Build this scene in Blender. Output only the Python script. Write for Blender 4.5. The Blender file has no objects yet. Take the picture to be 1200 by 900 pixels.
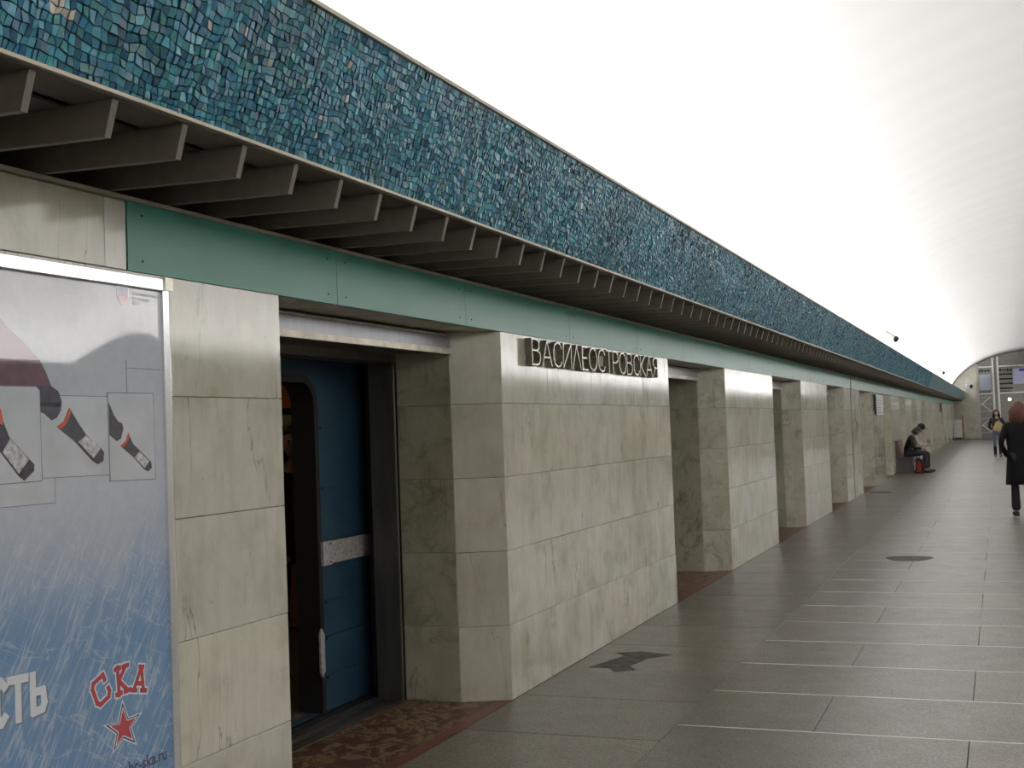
import bpy, bmesh, math, random
import numpy as np
from mathutils import Vector, Matrix

random.seed(7)
rng = np.random.default_rng(7)
SC = bpy.context.scene
C = SC.collection

# ------------------------------------------------------------------ camera, world, exposure, lights
F_PX, YAW, PITCH, ROLL, CAM_H = 1450.0, -0.37438998, 0.03771919, -0.03632466, 1.6


def make_camera():
    cy, sy, cp, sp = math.cos(YAW), math.sin(YAW), math.cos(PITCH), math.sin(PITCH)
    f = Vector((sy * cp, cy * cp, sp)); r = Vector((cy, -sy, 0)); u = r.cross(f)
    cr, sr = math.cos(ROLL), math.sin(ROLL)
    r2 = r * cr + u * sr; u2 = -r * sr + u * cr
    cd = bpy.data.cameras.new('camera'); cd.sensor_width = 36; cd.lens = F_PX * 36 / 1200
    cd.clip_start = .05; cd.clip_end = 300
    o = bpy.data.objects.new('camera', cd); C.objects.link(o)
    m = Matrix((r2, u2, -f)).transposed().to_4x4(); m.translation = (0, 0, CAM_H)
    o.matrix_world = m; SC.camera = o


make_camera()
SC.view_settings.view_transform = 'Standard'; SC.view_settings.look = 'None'
SC.view_settings.gamma = 1; SC.view_settings.use_curve_mapping = False
SC.view_settings.exposure = 0.0
w = bpy.data.worlds.new('hall_air'); SC.world = w; w.use_nodes = True
w.node_tree.nodes['Background'].inputs[0].default_value = (.9, .9, 1, 1)
w.node_tree.nodes['Background'].inputs[1].default_value = .02

XL, XC = -2.7725, 2.0            # left wall face, axis of the hall
XR = 2 * XC - XL                 # right wall face
Y0, Y1 = -10.0, 85.0
TROUGH_W = 28.0                  # watts per metre of cove lighting
for sx, nm in ((1, 'cove_lamp'), (-1, 'cove_lamp')):
    for ya, yb in ((-9.5, 10), (10, 35), (35, 60), (60, 83)):
        L = bpy.data.lights.new(nm, 'AREA'); L.shape = 'RECTANGLE'
        L.size = .16; L.size_y = yb - ya; L.energy = TROUGH_W * (yb - ya); L.color = (1, .985, .955)
        o = bpy.data.objects.new(nm, L); C.objects.link(o)
        o.location = (XC - sx * (XC + 2.50), (ya + yb) / 2, 2.79)
        o.rotation_euler = (0, math.pi + sx * math.radians(22), 0)
TRAIN_LIGHT = 3.8


# ------------------------------------------------------------------ helpers
def tag(o, label=None, cat=None, group=None, kind=None):
    if label: o['label'] = label
    if cat: o['category'] = cat
    if group: o['group'] = group
    if kind: o['kind'] = kind
    return o


def link(name, me, parent=None, loc=None):
    o = bpy.data.objects.new(name, me); C.objects.link(o)
    if parent is not None: o.parent = parent
    if loc: o.location = loc
    return o


def empty(name, loc=(0, 0, 0), rz=0.0):
    o = bpy.data.objects.new(name, None); C.objects.link(o)
    o.location = loc; o.rotation_euler = (0, 0, rz); o.empty_display_size = .1
    return o


class MB:
    def __init__(s): s.v = []; s.f = []; s.m = []; s.mi = 0
    def _add(s, vs, fs):
        n = len(s.v); s.v += [tuple(map(float, p)) for p in vs]
        for f in fs: s.f.append([n + i for i in f]); s.m.append(s.mi)
        return s
    def box(s, a, b):
        x0, y0, z0 = a; x1, y1, z1 = b
        return s._add([(x0, y0, z0), (x1, y0, z0), (x1, y1, z0), (x0, y1, z0), (x0, y0, z1), (x1, y0, z1), (x1, y1, z1), (x0, y1, z1)],
                      [(3, 2, 1, 0), (4, 5, 6, 7), (0, 1, 5, 4), (1, 2, 6, 5), (2, 3, 7, 6), (3, 0, 4, 7)])
    def prism_y(s, prof, y0, y1):            # profile in (x,z) extruded along y
        n = len(prof)
        vs = [(x, y0, z) for x, z in prof] + [(x, y1, z) for x, z in prof]
        fs = [tuple(range(n)), tuple(reversed(range(n, 2 * n)))] + [(i, i + n, (i + 1) % n + n, (i + 1) % n) for i in range(n)]
        return s._add(vs, fs)
    def prism_z(s, prof, z0, z1):            # footprint in (x,y) extruded up
        n = len(prof)
        vs = [(x, y, z0) for x, y in prof] + [(x, y, z1) for x, y in prof]
        fs = [tuple(reversed(range(n))), tuple(range(n, 2 * n))] + [(i, (i + 1) % n, (i + 1) % n + n, i + n) for i in range(n)]
        return s._add(vs, fs)
    def prism_x(s, prof, x0, x1):            # profile in (y,z) extruded along x
        n = len(prof)
        vs = [(x0, y, z) for y, z in prof] + [(x1, y, z) for y, z in prof]
        fs = [tuple(reversed(range(n))), tuple(range(n, 2 * n))] + [(i, (i + 1) % n, (i + 1) % n + n, i + n) for i in range(n)]
        return s._add(vs, fs)
    def quad(s, *p): return s._add(p, [tuple(range(len(p)))])
    def tube(s, pts, rad, n=8, cap=True):
        pts = [Vector(p) for p in pts]
        if not hasattr(rad, '__len__'): rad = [rad] * len(pts)
        rings = []
        ref = None
        for i, p in enumerate(pts):
            d = (pts[min(i + 1, len(pts) - 1)] - pts[max(i - 1, 0)]).normalized()
            if ref is None:
                ref = Vector((0, 0, 1)) if abs(d.z) < .9 else Vector((1, 0, 0))
            a = d.cross(ref).normalized(); b = d.cross(a).normalized(); ref = -b if False else ref
            rings.append([p + (a * math.cos(t) + b * math.sin(t)) * rad[i] for t in [2 * math.pi * k / n for k in range(n)]])
        vs = [q for r in rings for q in r]
        fs = []
        for i in range(len(pts) - 1):
            for k in range(n):
                fs.append((i * n + k, i * n + (k + 1) % n, (i + 1) * n + (k + 1) % n, (i + 1) * n + k))
        if cap: fs += [tuple(reversed(range(n))), tuple(range((len(pts) - 1) * n, len(pts) * n))]
        return s._add(vs, fs)
    def ball(s, c, r, nu=12, nv=8, rot=None):
        r = r if hasattr(r, '__len__') else (r, r, r)
        vs = []
        for j in range(nv + 1):
            t = math.pi * j / nv
            for i in range(nu):
                p = Vector((r[0] * math.sin(t) * math.cos(2 * math.pi * i / nu), r[1] * math.sin(t) * math.sin(2 * math.pi * i / nu), r[2] * math.cos(t)))
                if rot: p = rot @ p
                vs.append(Vector(c) + p)
        fs = [(j * nu + i, (j + 1) * nu + i, (j + 1) * nu + (i + 1) % nu, j * nu + (i + 1) % nu) for j in range(nv) for i in range(nu)]
        return s._add(vs, fs)
    def mesh(s, name, mats, smooth=False, clean=True):
        me = bpy.data.meshes.new(name); me.from_pydata(s.v, [], s.f)
        if not isinstance(mats, (list, tuple)): mats = [mats]
        for m in mats: me.materials.append(m)
        if any(s.m): me.polygons.foreach_set('material_index', s.m)
        if clean:
            bm = bmesh.new(); bm.from_mesh(me)
            bmesh.ops.remove_doubles(bm, verts=bm.verts, dist=1e-5)
            bmesh.ops.recalc_face_normals(bm, faces=bm.faces); bm.to_mesh(me); bm.free()
        if smooth: me.polygons.foreach_set('use_smooth', [True] * len(me.polygons))
        me.update(); return me
    def build(s, name, mats, parent=None, smooth=False, loc=None, clean=True):
        return link(name, s.mesh(name, mats, smooth, clean), parent, loc)


# ------------------------------------------------------------------ materials
class NT:
    def __init__(s, name):
        s.m = bpy.data.materials.new(name); s.m.use_nodes = True
        s.t = s.m.node_tree; s.b = s.t.nodes['Principled BSDF']
    def n(s, typ, **kw):
        nd = s.t.nodes.new(typ)
        for k, v in kw.items():
            if k.startswith('i_'):
                key = k[2:]; key = int(key) if key.isdigit() else key.replace('_', ' ')
                nd.inputs[key].default_value = v
            else: setattr(nd, k, v)
        return nd
    def l(s, a, b): s.t.links.new(a, b)
    def ramp(s, fac, stops, interp='LINEAR'):
        r = s.n('ShaderNodeValToRGB'); r.color_ramp.interpolation = interp
        e = r.color_ramp.elements
        while len(e) < len(stops): e.new(.5)
        for el, (p, c) in zip(e, stops):
            el.position = p; el.color = tuple(c) + (1,) if len(c) == 3 else c
        s.l(fac, r.inputs[0]); return r.outputs[0]
    def mix(s, fac, a, b, mode='MIX'):
        m = s.n('ShaderNodeMix', data_type='RGBA', blend_type=mode)
        for inp, v in ((m.inputs[0], fac), (m.inputs[6], a), (m.inputs[7], b)):
            if isinstance(v, (float, int)): inp.default_value = v
            elif isinstance(v, tuple): inp.default_value = tuple(v) + ((1,) if len(v) == 3 else ())
            else: s.l(v, inp)
        return m.outputs[2]
    def noise(s, vec, scale, detail=3, rough=.5, dist=0):
        n = s.n('ShaderNodeTexNoise'); n.inputs['Scale'].default_value = scale
        n.inputs['Detail'].default_value = detail; n.inputs['Roughness'].default_value = rough
        n.inputs['Distortion'].default_value = dist
        s.l(vec, n.inputs['Vector']); return n.outputs[0]
    def bump(s, h, strength, dist=.01):
        b = s.n('ShaderNodeBump'); b.inputs['Strength'].default_value = strength; b.inputs['Distance'].default_value = dist
        s.l(h, b.inputs['Height']); s.l(b.outputs[0], s.b.inputs['Normal'])
    def math(s, op, a, b=None):
        m = s.n('ShaderNodeMath', operation=op)
        for i, v in enumerate((a, b)):
            if v is None: continue
            if isinstance(v, (float, int)): m.inputs[i].default_value = v
            else: s.l(v, m.inputs[i])
        return m.outputs[0]


def plain(name, col, rough=.6, metal=0.0, var=.12, scale=12, emit=None, coat=0):
    t = NT(name); g = t.n('ShaderNodeNewGeometry').outputs['Position']
    nz = t.noise(g, scale, 4)
    a = tuple(c * (1 - var) for c in col); b = tuple(min(1, c * (1 + var)) for c in col)
    t.l(t.ramp(nz, [(.3, a), (.7, b)]), t.b.inputs['Base Color'])
    t.b.inputs['Roughness'].default_value = rough; t.b.inputs['Metallic'].default_value = metal
    t.b.inputs['Coat Weight'].default_value = coat
    if emit:
        t.b.inputs['Emission Color'].default_value = tuple(col) + (1,); t.b.inputs['Emission Strength'].default_value = emit
    return t.m


def m_marble(name, tint=(1, 1, 1), green=0.0, rough=.11):
    t = NT(name); t.b.inputs['IOR'].default_value = 1.85
    g = t.n('ShaderNodeNewGeometry').outputs['Position']
    rnd = t.n('ShaderNodeObjectInfo').outputs['Random']
    sc = t.n('ShaderNodeVectorMath', operation='SCALE'); sc.inputs[0].default_value = (37, 91, 53); t.l(rnd, sc.inputs['Scale'])
    ad = t.n('ShaderNodeVectorMath', operation='ADD'); t.l(g, ad.inputs[0]); t.l(sc.outputs[0], ad.inputs[1]); p = ad.outputs[0]
    mp = t.n('ShaderNodeMapping'); mp.inputs['Scale'].default_value = (9, 9, 1.6); t.l(p, mp.inputs[0])
    base = t.ramp(t.noise(p, 3.2, 6, .62, .4), [(.3, (.46, .435, .36)), (.5, (.57, .545, .465)), (.72, (.64, .625, .565))])
    streak = t.ramp(t.noise(mp.outputs[0], 1.6, 5, .65), [(.3, (.84, .83, .80)), (.6, (1, 1, 1))])
    c = t.mix(.75, base, streak, 'MULTIPLY')
    # ochre and grey-green clouding
    c = t.mix(t.ramp(t.noise(p, 2.1, 5, .7), [(.55, (0, 0, 0)), (.8, (.55, .55, .55))]), c, (.36, .31, .15))
    if green:
        c = t.mix(t.ramp(t.noise(p, 4.5, 7, .75, 1.2), [(.5, (0, 0, 0)), (.68, (green, green, green))]), c, (.20, .185, .10))
    # hairline cracks, mostly upright
    mp2 = t.n('ShaderNodeMapping'); mp2.inputs['Scale'].default_value = (1.7, 1.7, .30); t.l(p, mp2.inputs[0])
    ck = t.math('ABSOLUTE', t.math('SUBTRACT', t.noise(mp2.outputs[0], 1.5, 6, .55, .5), .5))
    crack = t.ramp(ck, [(0, (1, 1, 1)), (.0045, (0, 0, 0))])
    gate = t.ramp(t.noise(p, 1.9, 2), [(.44, (0, 0, 0)), (.54, (.75, .75, .75))])
    c = t.mix(t.mix(1.0, crack, gate, 'MULTIPLY'), c, (.14, .12, .09))
    # small brown pits
    v = t.n('ShaderNodeTexVoronoi'); v.inputs['Scale'].default_value = 9; t.l(p, v.inputs['Vector'])
    c = t.mix(t.ramp(v.outputs['Distance'], [(0, (.85, .85, .85)), (.06, (0, 0, 0))]), c, (.2, .17, .11))
    # panel to panel tint
    c = t.mix(1.0, c, t.ramp(rnd, [(0, (.9, .89, .83)), (.35, (1, 1, .97)), (.7, (.96, .97, .98)), (1, (1.04, 1.02, .96))]), 'MULTIPLY')
    c = t.mix(1.0, c, tint, 'MULTIPLY')
    t.l(c, t.b.inputs['Base Color'])
    rr = t.math('ADD', t.math('MULTIPLY', t.noise(p, 5, 4), .10), rough - .05)
    t.l(rr, t.b.inputs['Roughness'])
    t.bump(t.noise(p, 18, 3), .015, .003)
    return t.m


def m_granite():
    t = NT('floor_granite')
    g = t.n('ShaderNodeNewGeometry').outputs['Position']; rnd = t.n('ShaderNodeObjectInfo').outputs['Random']
    v = t.n('ShaderNodeTexVoronoi'); v.inputs['Scale'].default_value = 170; t.l(g, v.inputs['Vector'])
    sep = t.n('ShaderNodeSeparateColor'); t.l(v.outputs['Color'], sep.inputs[0])
    c = t.ramp(sep.outputs[0], [(0, (.06, .055, .047)), (.35, (.125, .115, .097)), (.7, (.18, .165, .14)), (1, (.27, .245, .205))])
    c = t.mix(.6, c, t.ramp(t.noise(g, 1.1, 5, .6), [(.3, (.8, .79, .76)), (.7, (1.12, 1.1, 1.06))]), 'MULTIPLY')
    c = t.mix(1.0, c, t.ramp(rnd, [(0, (.92, .92, .92)), (1, (1.08, 1.07, 1.05))]), 'MULTIPLY')
    # scuffs
    mp = t.n('ShaderNodeMapping'); mp.inputs['Scale'].default_value = (2, 14, 1); t.l(g, mp.inputs[0])
    c = t.mix(t.ramp(t.noise(mp.outputs[0], 2.2, 3), [(.72, (0, 0, 0)), (.78, (.3, .3, .3))]), c, (.3, .28, .25))
    t.l(c, t.b.inputs['Base Color'])
    t.l(t.math('ADD', t.math('MULTIPLY', t.noise(g, 5, 5), .16), .27), t.b.inputs['Roughness'])
    t.bump(sep.outputs[1], .05, .002)
    return t.m


def m_tessera():
    t = NT('smalt_glass')
    a = t.n('ShaderNodeAttribute', attribute_name='Col')
    g = t.n('ShaderNodeNewGeometry').outputs['Position']
    c = t.mix(.5, a.outputs['Color'], t.ramp(t.noise(g, 60, 3), [(.3, (.7, .7, .7)), (.7, (1.25, 1.25, 1.25))]), 'MULTIPLY')
    t.l(c, t.b.inputs['Base Color']); t.b.inputs['Roughness'].default_value = .28
    t.bump(t.noise(g, 90, 2), .25, .004)
    return t.m


def m_mosaic_far():
    t = NT('far_smalt_mosaic')
    g = t.n('ShaderNodeNewGeometry').outputs['Position']
    v = t.n('ShaderNodeTexVoronoi'); v.inputs['Scale'].default_value = 38; t.l(g, v.inputs['Vector'])
    sep = t.n('ShaderNodeSeparateColor'); t.l(v.outputs['Color'], sep.inputs[0])
    c = t.ramp(sep.outputs[0], [(0, (.012, .07, .10)), (.3, (.02, .13, .17)), (.6, (.045, .20, .25)), (.85, (.08, .26, .31)), (1, (.2, .36, .38))])
    c = t.mix(t.ramp(v.outputs['Distance'], [(.45, (0, 0, 0)), (.7, (.6, .6, .6))]), c, (.02, .04, .05))
    t.l(c, t.b.inputs['Base Color']); t.b.inputs['Roughness'].default_value = .33
    t.bump(sep.outputs[1], .5, .01)
    return t.m


def m_vault():
    t = NT('white_vault')
    g = t.n('ShaderNodeNewGeometry').outputs['Position']
    w_ = t.n('ShaderNodeTexWave', wave_type='BANDS', bands_direction='Y'); w_.inputs['Scale'].default_value = .33
    w_.inputs['Distortion'].default_value = .15; t.l(g, w_.inputs['Vector'])
    c = t.ramp(t.noise(g, .5, 3), [(.3, (.84, .835, .84)), (.7, (.87, .865, .87))])
    c = t.mix(.02, c, w_.outputs[0], 'MULTIPLY')
    t.l(c, t.b.inputs['Base Color']); t.b.inputs['Roughness'].default_value = .6
    t.bump(w_.outputs[0], .03, .02)
    return t.m


def m_niche():
    t = NT('red_mosaic_floor')
    g = t.n('ShaderNodeNewGeometry').outputs['Position']
    n = t.noise(g, 7, 3, .55, .8)
    c = t.ramp(n, [(.47, (.10, .038, .026)), (.50, (.25, .17, .08)), (.56, (.27, .19, .09)), (.59, (.09, .036, .026))])
    v = t.n('ShaderNodeTexVoronoi'); v.inputs['Scale'].default_value = 70; t.l(g, v.inputs['Vector'])
    c = t.mix(t.ramp(v.outputs['Distance'], [(.3, (0, 0, 0)), (.6, (.5, .5, .5))]), c, (.07, .045, .035))
    t.l(c, t.b.inputs['Base Color']); t.b.inputs['Roughness'].default_value = .45
    return t.m


def sheet_lean(t):
    # the glazed sheet leans back a degree in the middle and flattens out at its clamped right edge
    g = t.n('ShaderNodeNewGeometry').outputs['Position']; s = t.n('ShaderNodeSeparateXYZ'); t.l(g, s.inputs[0])
    mr = t.n('ShaderNodeMapRange', interpolation_type='SMOOTHSTEP'); t.l(s.outputs['Y'], mr.inputs['Value'])
    for i, v in ((1, 3.15), (2, 3.62), (3, 1.0), (4, .0)): mr.inputs[i].default_value = v
    h = t.math('MULTIPLY', t.math('MULTIPLY', s.outputs['Z'], -.0185), mr.outputs[0])
    bu = t.n('ShaderNodeBump'); bu.inputs['Strength'].default_value = 1; bu.inputs['Distance'].default_value = 1
    t.l(h, bu.inputs['Height']); t.l(bu.outputs[0], t.b.inputs['Coat Normal'])


def m_ice():
    t = NT('poster_ice_print')
    g = t.n('ShaderNodeNewGeometry').outputs['Position']
    s = t.n('ShaderNodeSeparateXYZ'); t.l(g, s.inputs[0])
    n1 = t.noise(g, 3.2, 6, .6, .6)
    h = t.math('ADD', s.outputs['Z'], t.math('MULTIPLY', t.math('SUBTRACT', n1, .5), .35))
    c = t.ramp(t.math('MULTIPLY', h, .45), [(.10, (.10, .24, .46)), (.45, (.15, .30, .52)), (.56, (.38, .45, .58)), (.66, (.52, .55, .62)), (.95, (.50, .52, .56))])
    # blade scratches: narrow light streaks in two leaning directions
    def streak(ang, sc, thr, seed):
        mp = t.n('ShaderNodeMapping'); mp.inputs['Rotation'].default_value = (math.radians(ang), 0, 0)
        mp.inputs['Location'].default_value = (0, seed, seed)
        mp2 = t.n('ShaderNodeMapping'); mp2.inputs['Scale'].default_value = (0, sc, 1.1)
        t.l(g, mp.inputs[0]); t.l(mp.outputs[0], mp2.inputs[0])
        nn = t.noise(mp2.outputs[0], 1.5, 3, .5)
        a = t.math('ABSOLUTE', t.math('SUBTRACT', nn, .5))
        return t.ramp(a, [(0, (.75, .75, .75)), (thr, (0, 0, 0))])
    low = t.ramp(t.math('MULTIPLY', s.outputs['Z'], .45), [(.6, (1, 1, 1)), (.68, (0, 0, 0))])
    for ang, sc, thr, sd in ((28, 11, .018, 0), (24, 6, .008, 3), (-62, 7, .006, 5), (38, 16, .02, 9)):
        k = t.mix(1.0, streak(ang, sc, thr, sd), low, 'MULTIPLY')
        c = t.mix(t.mix(1.0, k, (.75, .75, .75), 'MULTIPLY'), c, (.52, .58, .64))
    c = t.mix(.35, c, t.ramp(t.noise(g, 25, 5, .7), [(.3, (.75, .78, .85)), (.7, (1.15, 1.12, 1.08))]), 'MULTIPLY')
    t.l(c, t.b.inputs['Base Color']); t.b.inputs['Roughness'].default_value = .35
    t.b.inputs['Coat Weight'].default_value = 1.0; t.b.inputs['Coat Roughness'].default_value = .03; t.b.inputs['Coat IOR'].default_value = 1.9
    # the sheet bulges a little behind its pane
    sheet_lean(t)
    return t.m


def m_print(name, col, var=.1, scale=30):
    m = plain(name, col, .35, 0, var, scale)
    b = m.node_tree.nodes['Principled BSDF']
    b.inputs['Coat Weight'].default_value = 1.0; b.inputs['Coat Roughness'].default_value = .03; b.inputs['Coat IOR'].default_value = 1.9
    t = NT.__new__(NT); t.m = m; t.t = m.node_tree; t.b = b; sheet_lean(t)
    return m


def m_steel(name, col, rough, var=.3):
    t = NT(name); g = t.n('ShaderNodeNewGeometry').outputs['Position']
    mp = t.n('ShaderNodeMapping'); mp.inputs['Scale'].default_value = (3, 3, .4); t.l(g, mp.inputs[0])
    n = t.noise(mp.outputs[0], 6, 5, .6)
    t.l(t.ramp(n, [(.3, tuple(c * (1 - var) for c in col)), (.7, col)]), t.b.inputs['Base Color'])
    t.b.inputs['Metallic'].default_value = .85
    t.l(t.math('ADD', t.math('MULTIPLY', n, .2), rough - .1), t.b.inputs['Roughness'])
    return t.m


M = dict(
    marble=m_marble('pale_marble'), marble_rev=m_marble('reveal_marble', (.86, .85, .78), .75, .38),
    granite=m_granite(), tessera=m_tessera(), mosaic_far=m_mosaic_far(), vault=m_vault(), niche=m_niche(),
    joint=plain('dark_joint', (.05, .045, .035), .9), grout=plain('pale_glare_grout', (.62, .59, .53), .45),
    mosaic_bed=plain('mosaic_mortar', (.012, .022, .03), .8),
    red_edge=plain('red_stone_edge', (.14, .05, .036), .4, 0, .3, 60),
    fin=plain('fin_paint', (.17, .152, .12), .5, 0, .12, 20), soffit=plain('soffit_paint', (.12, .10, .08), .6),
    edge=plain('edge_strip_metal', (.42, .38, .30), .4, .4), teal=plain('teal_enamel', (.07, .265, .20), .3, 0, .06, 3),
    dark=plain('dark_void', (.012, .012, .012), .9), screw=plain('screw_metal', (.03, .04, .035), .5, .5),
    beam=m_steel('brushed_lintel_steel', (.40, .40, .43), .34), rust=plain('worn_aluminium', (.60, .55, .46), .4, .6, .22, 14),
    steel=m_steel('door_steel', (.24, .235, .21), .42), black=plain('black_rubber', (.012, .012, .014), .6),
    alu=plain('poster_aluminium', (.93, .93, .95), .22, .9, .02), ice=m_ice(),
    blue=plain('train_blue_paint', (.022, .06, .095), .4, 0, .15, 5), belt=plain('ribbed_grey_trim', (.46, .44, .42), .45, .2, .3, 50),
    bronze=plain('letter_side_metal', (.23, .21, .16), .5, .15, .25, 30), face=plain('letter_face_metal', (.68, .66, .58), .3, .7, .1),
    wood=plain('orange_interior_panel', (.62, .20, .05), .4, 0, .2, 8),
    cream=plain('pale_interior_panel', (.45, .38, .28), .5), pinkish=plain('rose_interior_panel', (.30, .16, .11), .5),
    stain=plain('damp_stain', (.065, .06, .052), .8, 0, .5, 14),
)


# ------------------------------------------------------------------ floor
floor = MB().box((XL - .9, Y0, -.2), (XR + .9, Y1 + 1.5, -.012)).build('floor', M['joint'])
tag(floor, kind='structure')
SL = .884
far = MB(); far_thr = 40.0; gl = MB(); slab_cache = {}


def slab_mesh(wx, wy):
    k = (round(wx, 3), round(wy, 3))
    if k not in slab_cache:
        h, t_, c = 0, -.03, .0015
        a, b = wx / 2, wy / 2
        mb = MB()
        vs = [(-a, -b, t_), (a, -b, t_), (a, b, t_), (-a, b, t_), (-a, -b, -c), (a, -b, -c), (a, b, -c), (-a, b, -c),
              (-a + c, -b + c, h), (a - c, -b + c, h), (a - c, b - c, h), (-a + c, b - c, h)]
        fs = [(8, 9, 10, 11)] + [(i, (i + 1) % 4, (i + 1) % 4 + 4, i + 4) for i in range(4)] + [(i + 4, (i + 1) % 4 + 4, (i + 1) % 4 + 8, i + 8) for i in range(4)]
        mb._add(vs, fs); slab_cache[k] = mb.mesh('floor_slab', M['granite'])
    return slab_cache[k]


yb0 = 6.51 - SL * 18
for j in range(106):
    ya = yb0 + j * SL; yb = ya + SL
    if ya > Y1: break
    off = -.215 if (j % 2 == 1) else -.97
    xs = [XL, -1.685]
    x = off
    while x - 1.51 > -1.55: x -= 1.51
    while x < XR - .3: xs.append(x); x += 1.51
    xs.append(XR)
    for i in range(len(xs) - 1):
        xa, xb = xs[i], xs[i + 1]
        gapx = .004; gapy = .018 if xa > -1.9 else .006
        if i == 0:
            ya_, yb_ = ya - .35, yb - .35
        else: ya_, yb_ = ya, yb
        wx, wy = xb - xa - gapx, yb_ - ya_ - gapy
        cx, cy = (xa + xb) / 2, (ya_ + yb_) / 2
        if ya > 2.9 and ya < far_thr and xa < 1.6:
            o = link('floor_slab', slab_mesh(wx, wy), floor, (cx, cy, random.uniform(-.0006, .0006)))
        else:
            far.box((xa + gapx / 2, ya_ + gapy / 2, -.03), (xb - gapx / 2, yb_ - gapy / 2, 0))
    gl.box((-1.68, ya - .0085, -.011), (XR, ya + .0085, -.0004))  # mortar in the cross joints, its pale colour also carrying their glare
tag(far.build('far_floor_slab', M['granite'], floor, clean=False), kind='stuff')
tag(gl.build('grout_line', M['grout'], floor, clean=False), kind='stuff')
# worn patches on the granite
st = MB(); pts = [(-2.64, 7.93), (-2.52, 8.38), (-2.62, 8.47), (-2.45, 8.55), (-2.20, 8.47), (-2.33, 8.30), (-2.38, 8.02), (-2.30, 7.90), (-2.42, 7.80), (-2.5, 7.93)]
st.prism_z(pts, -.001, .0012); st.build('floor_stain', M['stain'], floor)
st = MB(); st.prism_z([(-1.03 + .25 * math.cos(a) * (1 + .12 * math.sin(3 * a)), 14.65 + .30 * math.sin(a) * (1 + .15 * math.cos(2 * a))) for a in [k * math.pi / 9 for k in range(18)]], -.001, .0012)
st.build('floor_stain', M['stain'], floor)
st = MB(); st.prism_z([(-2.70, 27.5), (-2.4, 27.2), (-2.15, 27.35), (-2.3, 27.75), (-2.6, 27.8)], -.001, .001)
st.build('floor_stain', M['stain'], floor)

# ------------------------------------------------------------------ left wall: piers clad in marble panels
ROWS = [0, .443, .884, 1.325, 1.768, 2.2]
piers = [(-9.6, -6.55), (-4.05, -1.03), (1.44, 4.435), (6.885, 10.93), (13.40, 16.43), (18.94, 21.98), (24.42, 27.3), (29.95, 33.0)]
y = 35.45
while y < 80: piers.append((y, y + 3.02)); y += 5.5
piers.append((y, 85.0))
wall = empty('wall_left'); tag(wall, kind='structure')
panel_cache = {}


def panel_mesh(wd, ht, mat):
    k = (round(wd, 3), round(ht, 3), mat.name)
    if k not in panel_cache:
        a, b, c = wd / 2 - .0012, ht / 2 - .0012, .0018
        mb = MB()   # local: x along the wall, y outward (front face at 0), z up
        vs = [(-a, -.028, -b), (a, -.028, -b), (a, -.028, b), (-a, -.028, b), (-a, -c, -b), (a, -c, -b), (a, -c, b), (-a, -c, b),
              (-a + c, 0, -b + c), (a - c, 0, -b + c), (a - c, 0, b - c), (-a + c, 0, b - c)]
        fs = [(8, 9, 10, 11)] + [(i, (i + 1) % 4, (i + 1) % 4 + 4, i + 4) for i in range(4)] + [(i + 4, (i + 1) % 4 + 4, (i + 1) % 4 + 8, i + 8) for i in range(4)]
        mb._add(vs, fs); panel_cache[k] = mb.mesh('marble_panel', mat)
    return panel_cache[k]


def panel(parent, p0, p1, z0, z1, mat, joined=None):
    """face from p0 to p1, seen from its left-hand side when walking p1->p0 (front = outward normal)"""
    d = Vector((p1[0] - p0[0], p1[1] - p0[1], 0)); L_ = d.length; d.normalize()
    n = Vector((d.y, -d.x, 0))
    c = Vector(((p0[0] + p1[0]) / 2, (p0[1] + p1[1]) / 2, (z0 + z1) / 2))
    me = panel_mesh(L_, z1 - z0, mat)
    R_ = Matrix((d, n, Vector((0, 0, 1)))).transposed()
    if joined is not None:
        joined._add([c + R_ @ v.co for v in me.vertices], [tuple(p.vertices) for p in me.polygons]); return
    R_ = R_ @ Matrix.Rotation(random.gauss(0, .0022), 3, 'X') @ Matrix.Rotation(random.gauss(0, .0015), 3, 'Z')
    o = link('marble_panel', me, parent)
    m = R_.to_4x4(); m.translation = c; o.matrix_local = m


def joints(a, b, row, idx):
    if idx == 3:
        return [[6.885, 7.70, 8.87, 10.05, 10.93], [6.885, 8.28, 9.45, 10.93]][row % 2]
    if idx == 2:
        return [[a, 2.2, 3.36, b], [a, 2.6, 3.5, b]][row % 2]
    n = 3; wd = (b - a) / n
    return [a, a + wd, a + 2 * wd, b] if row % 2 == 0 else [a, a + wd * .5, a + wd * 1.5, a + wd * 2.5, b]


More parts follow.
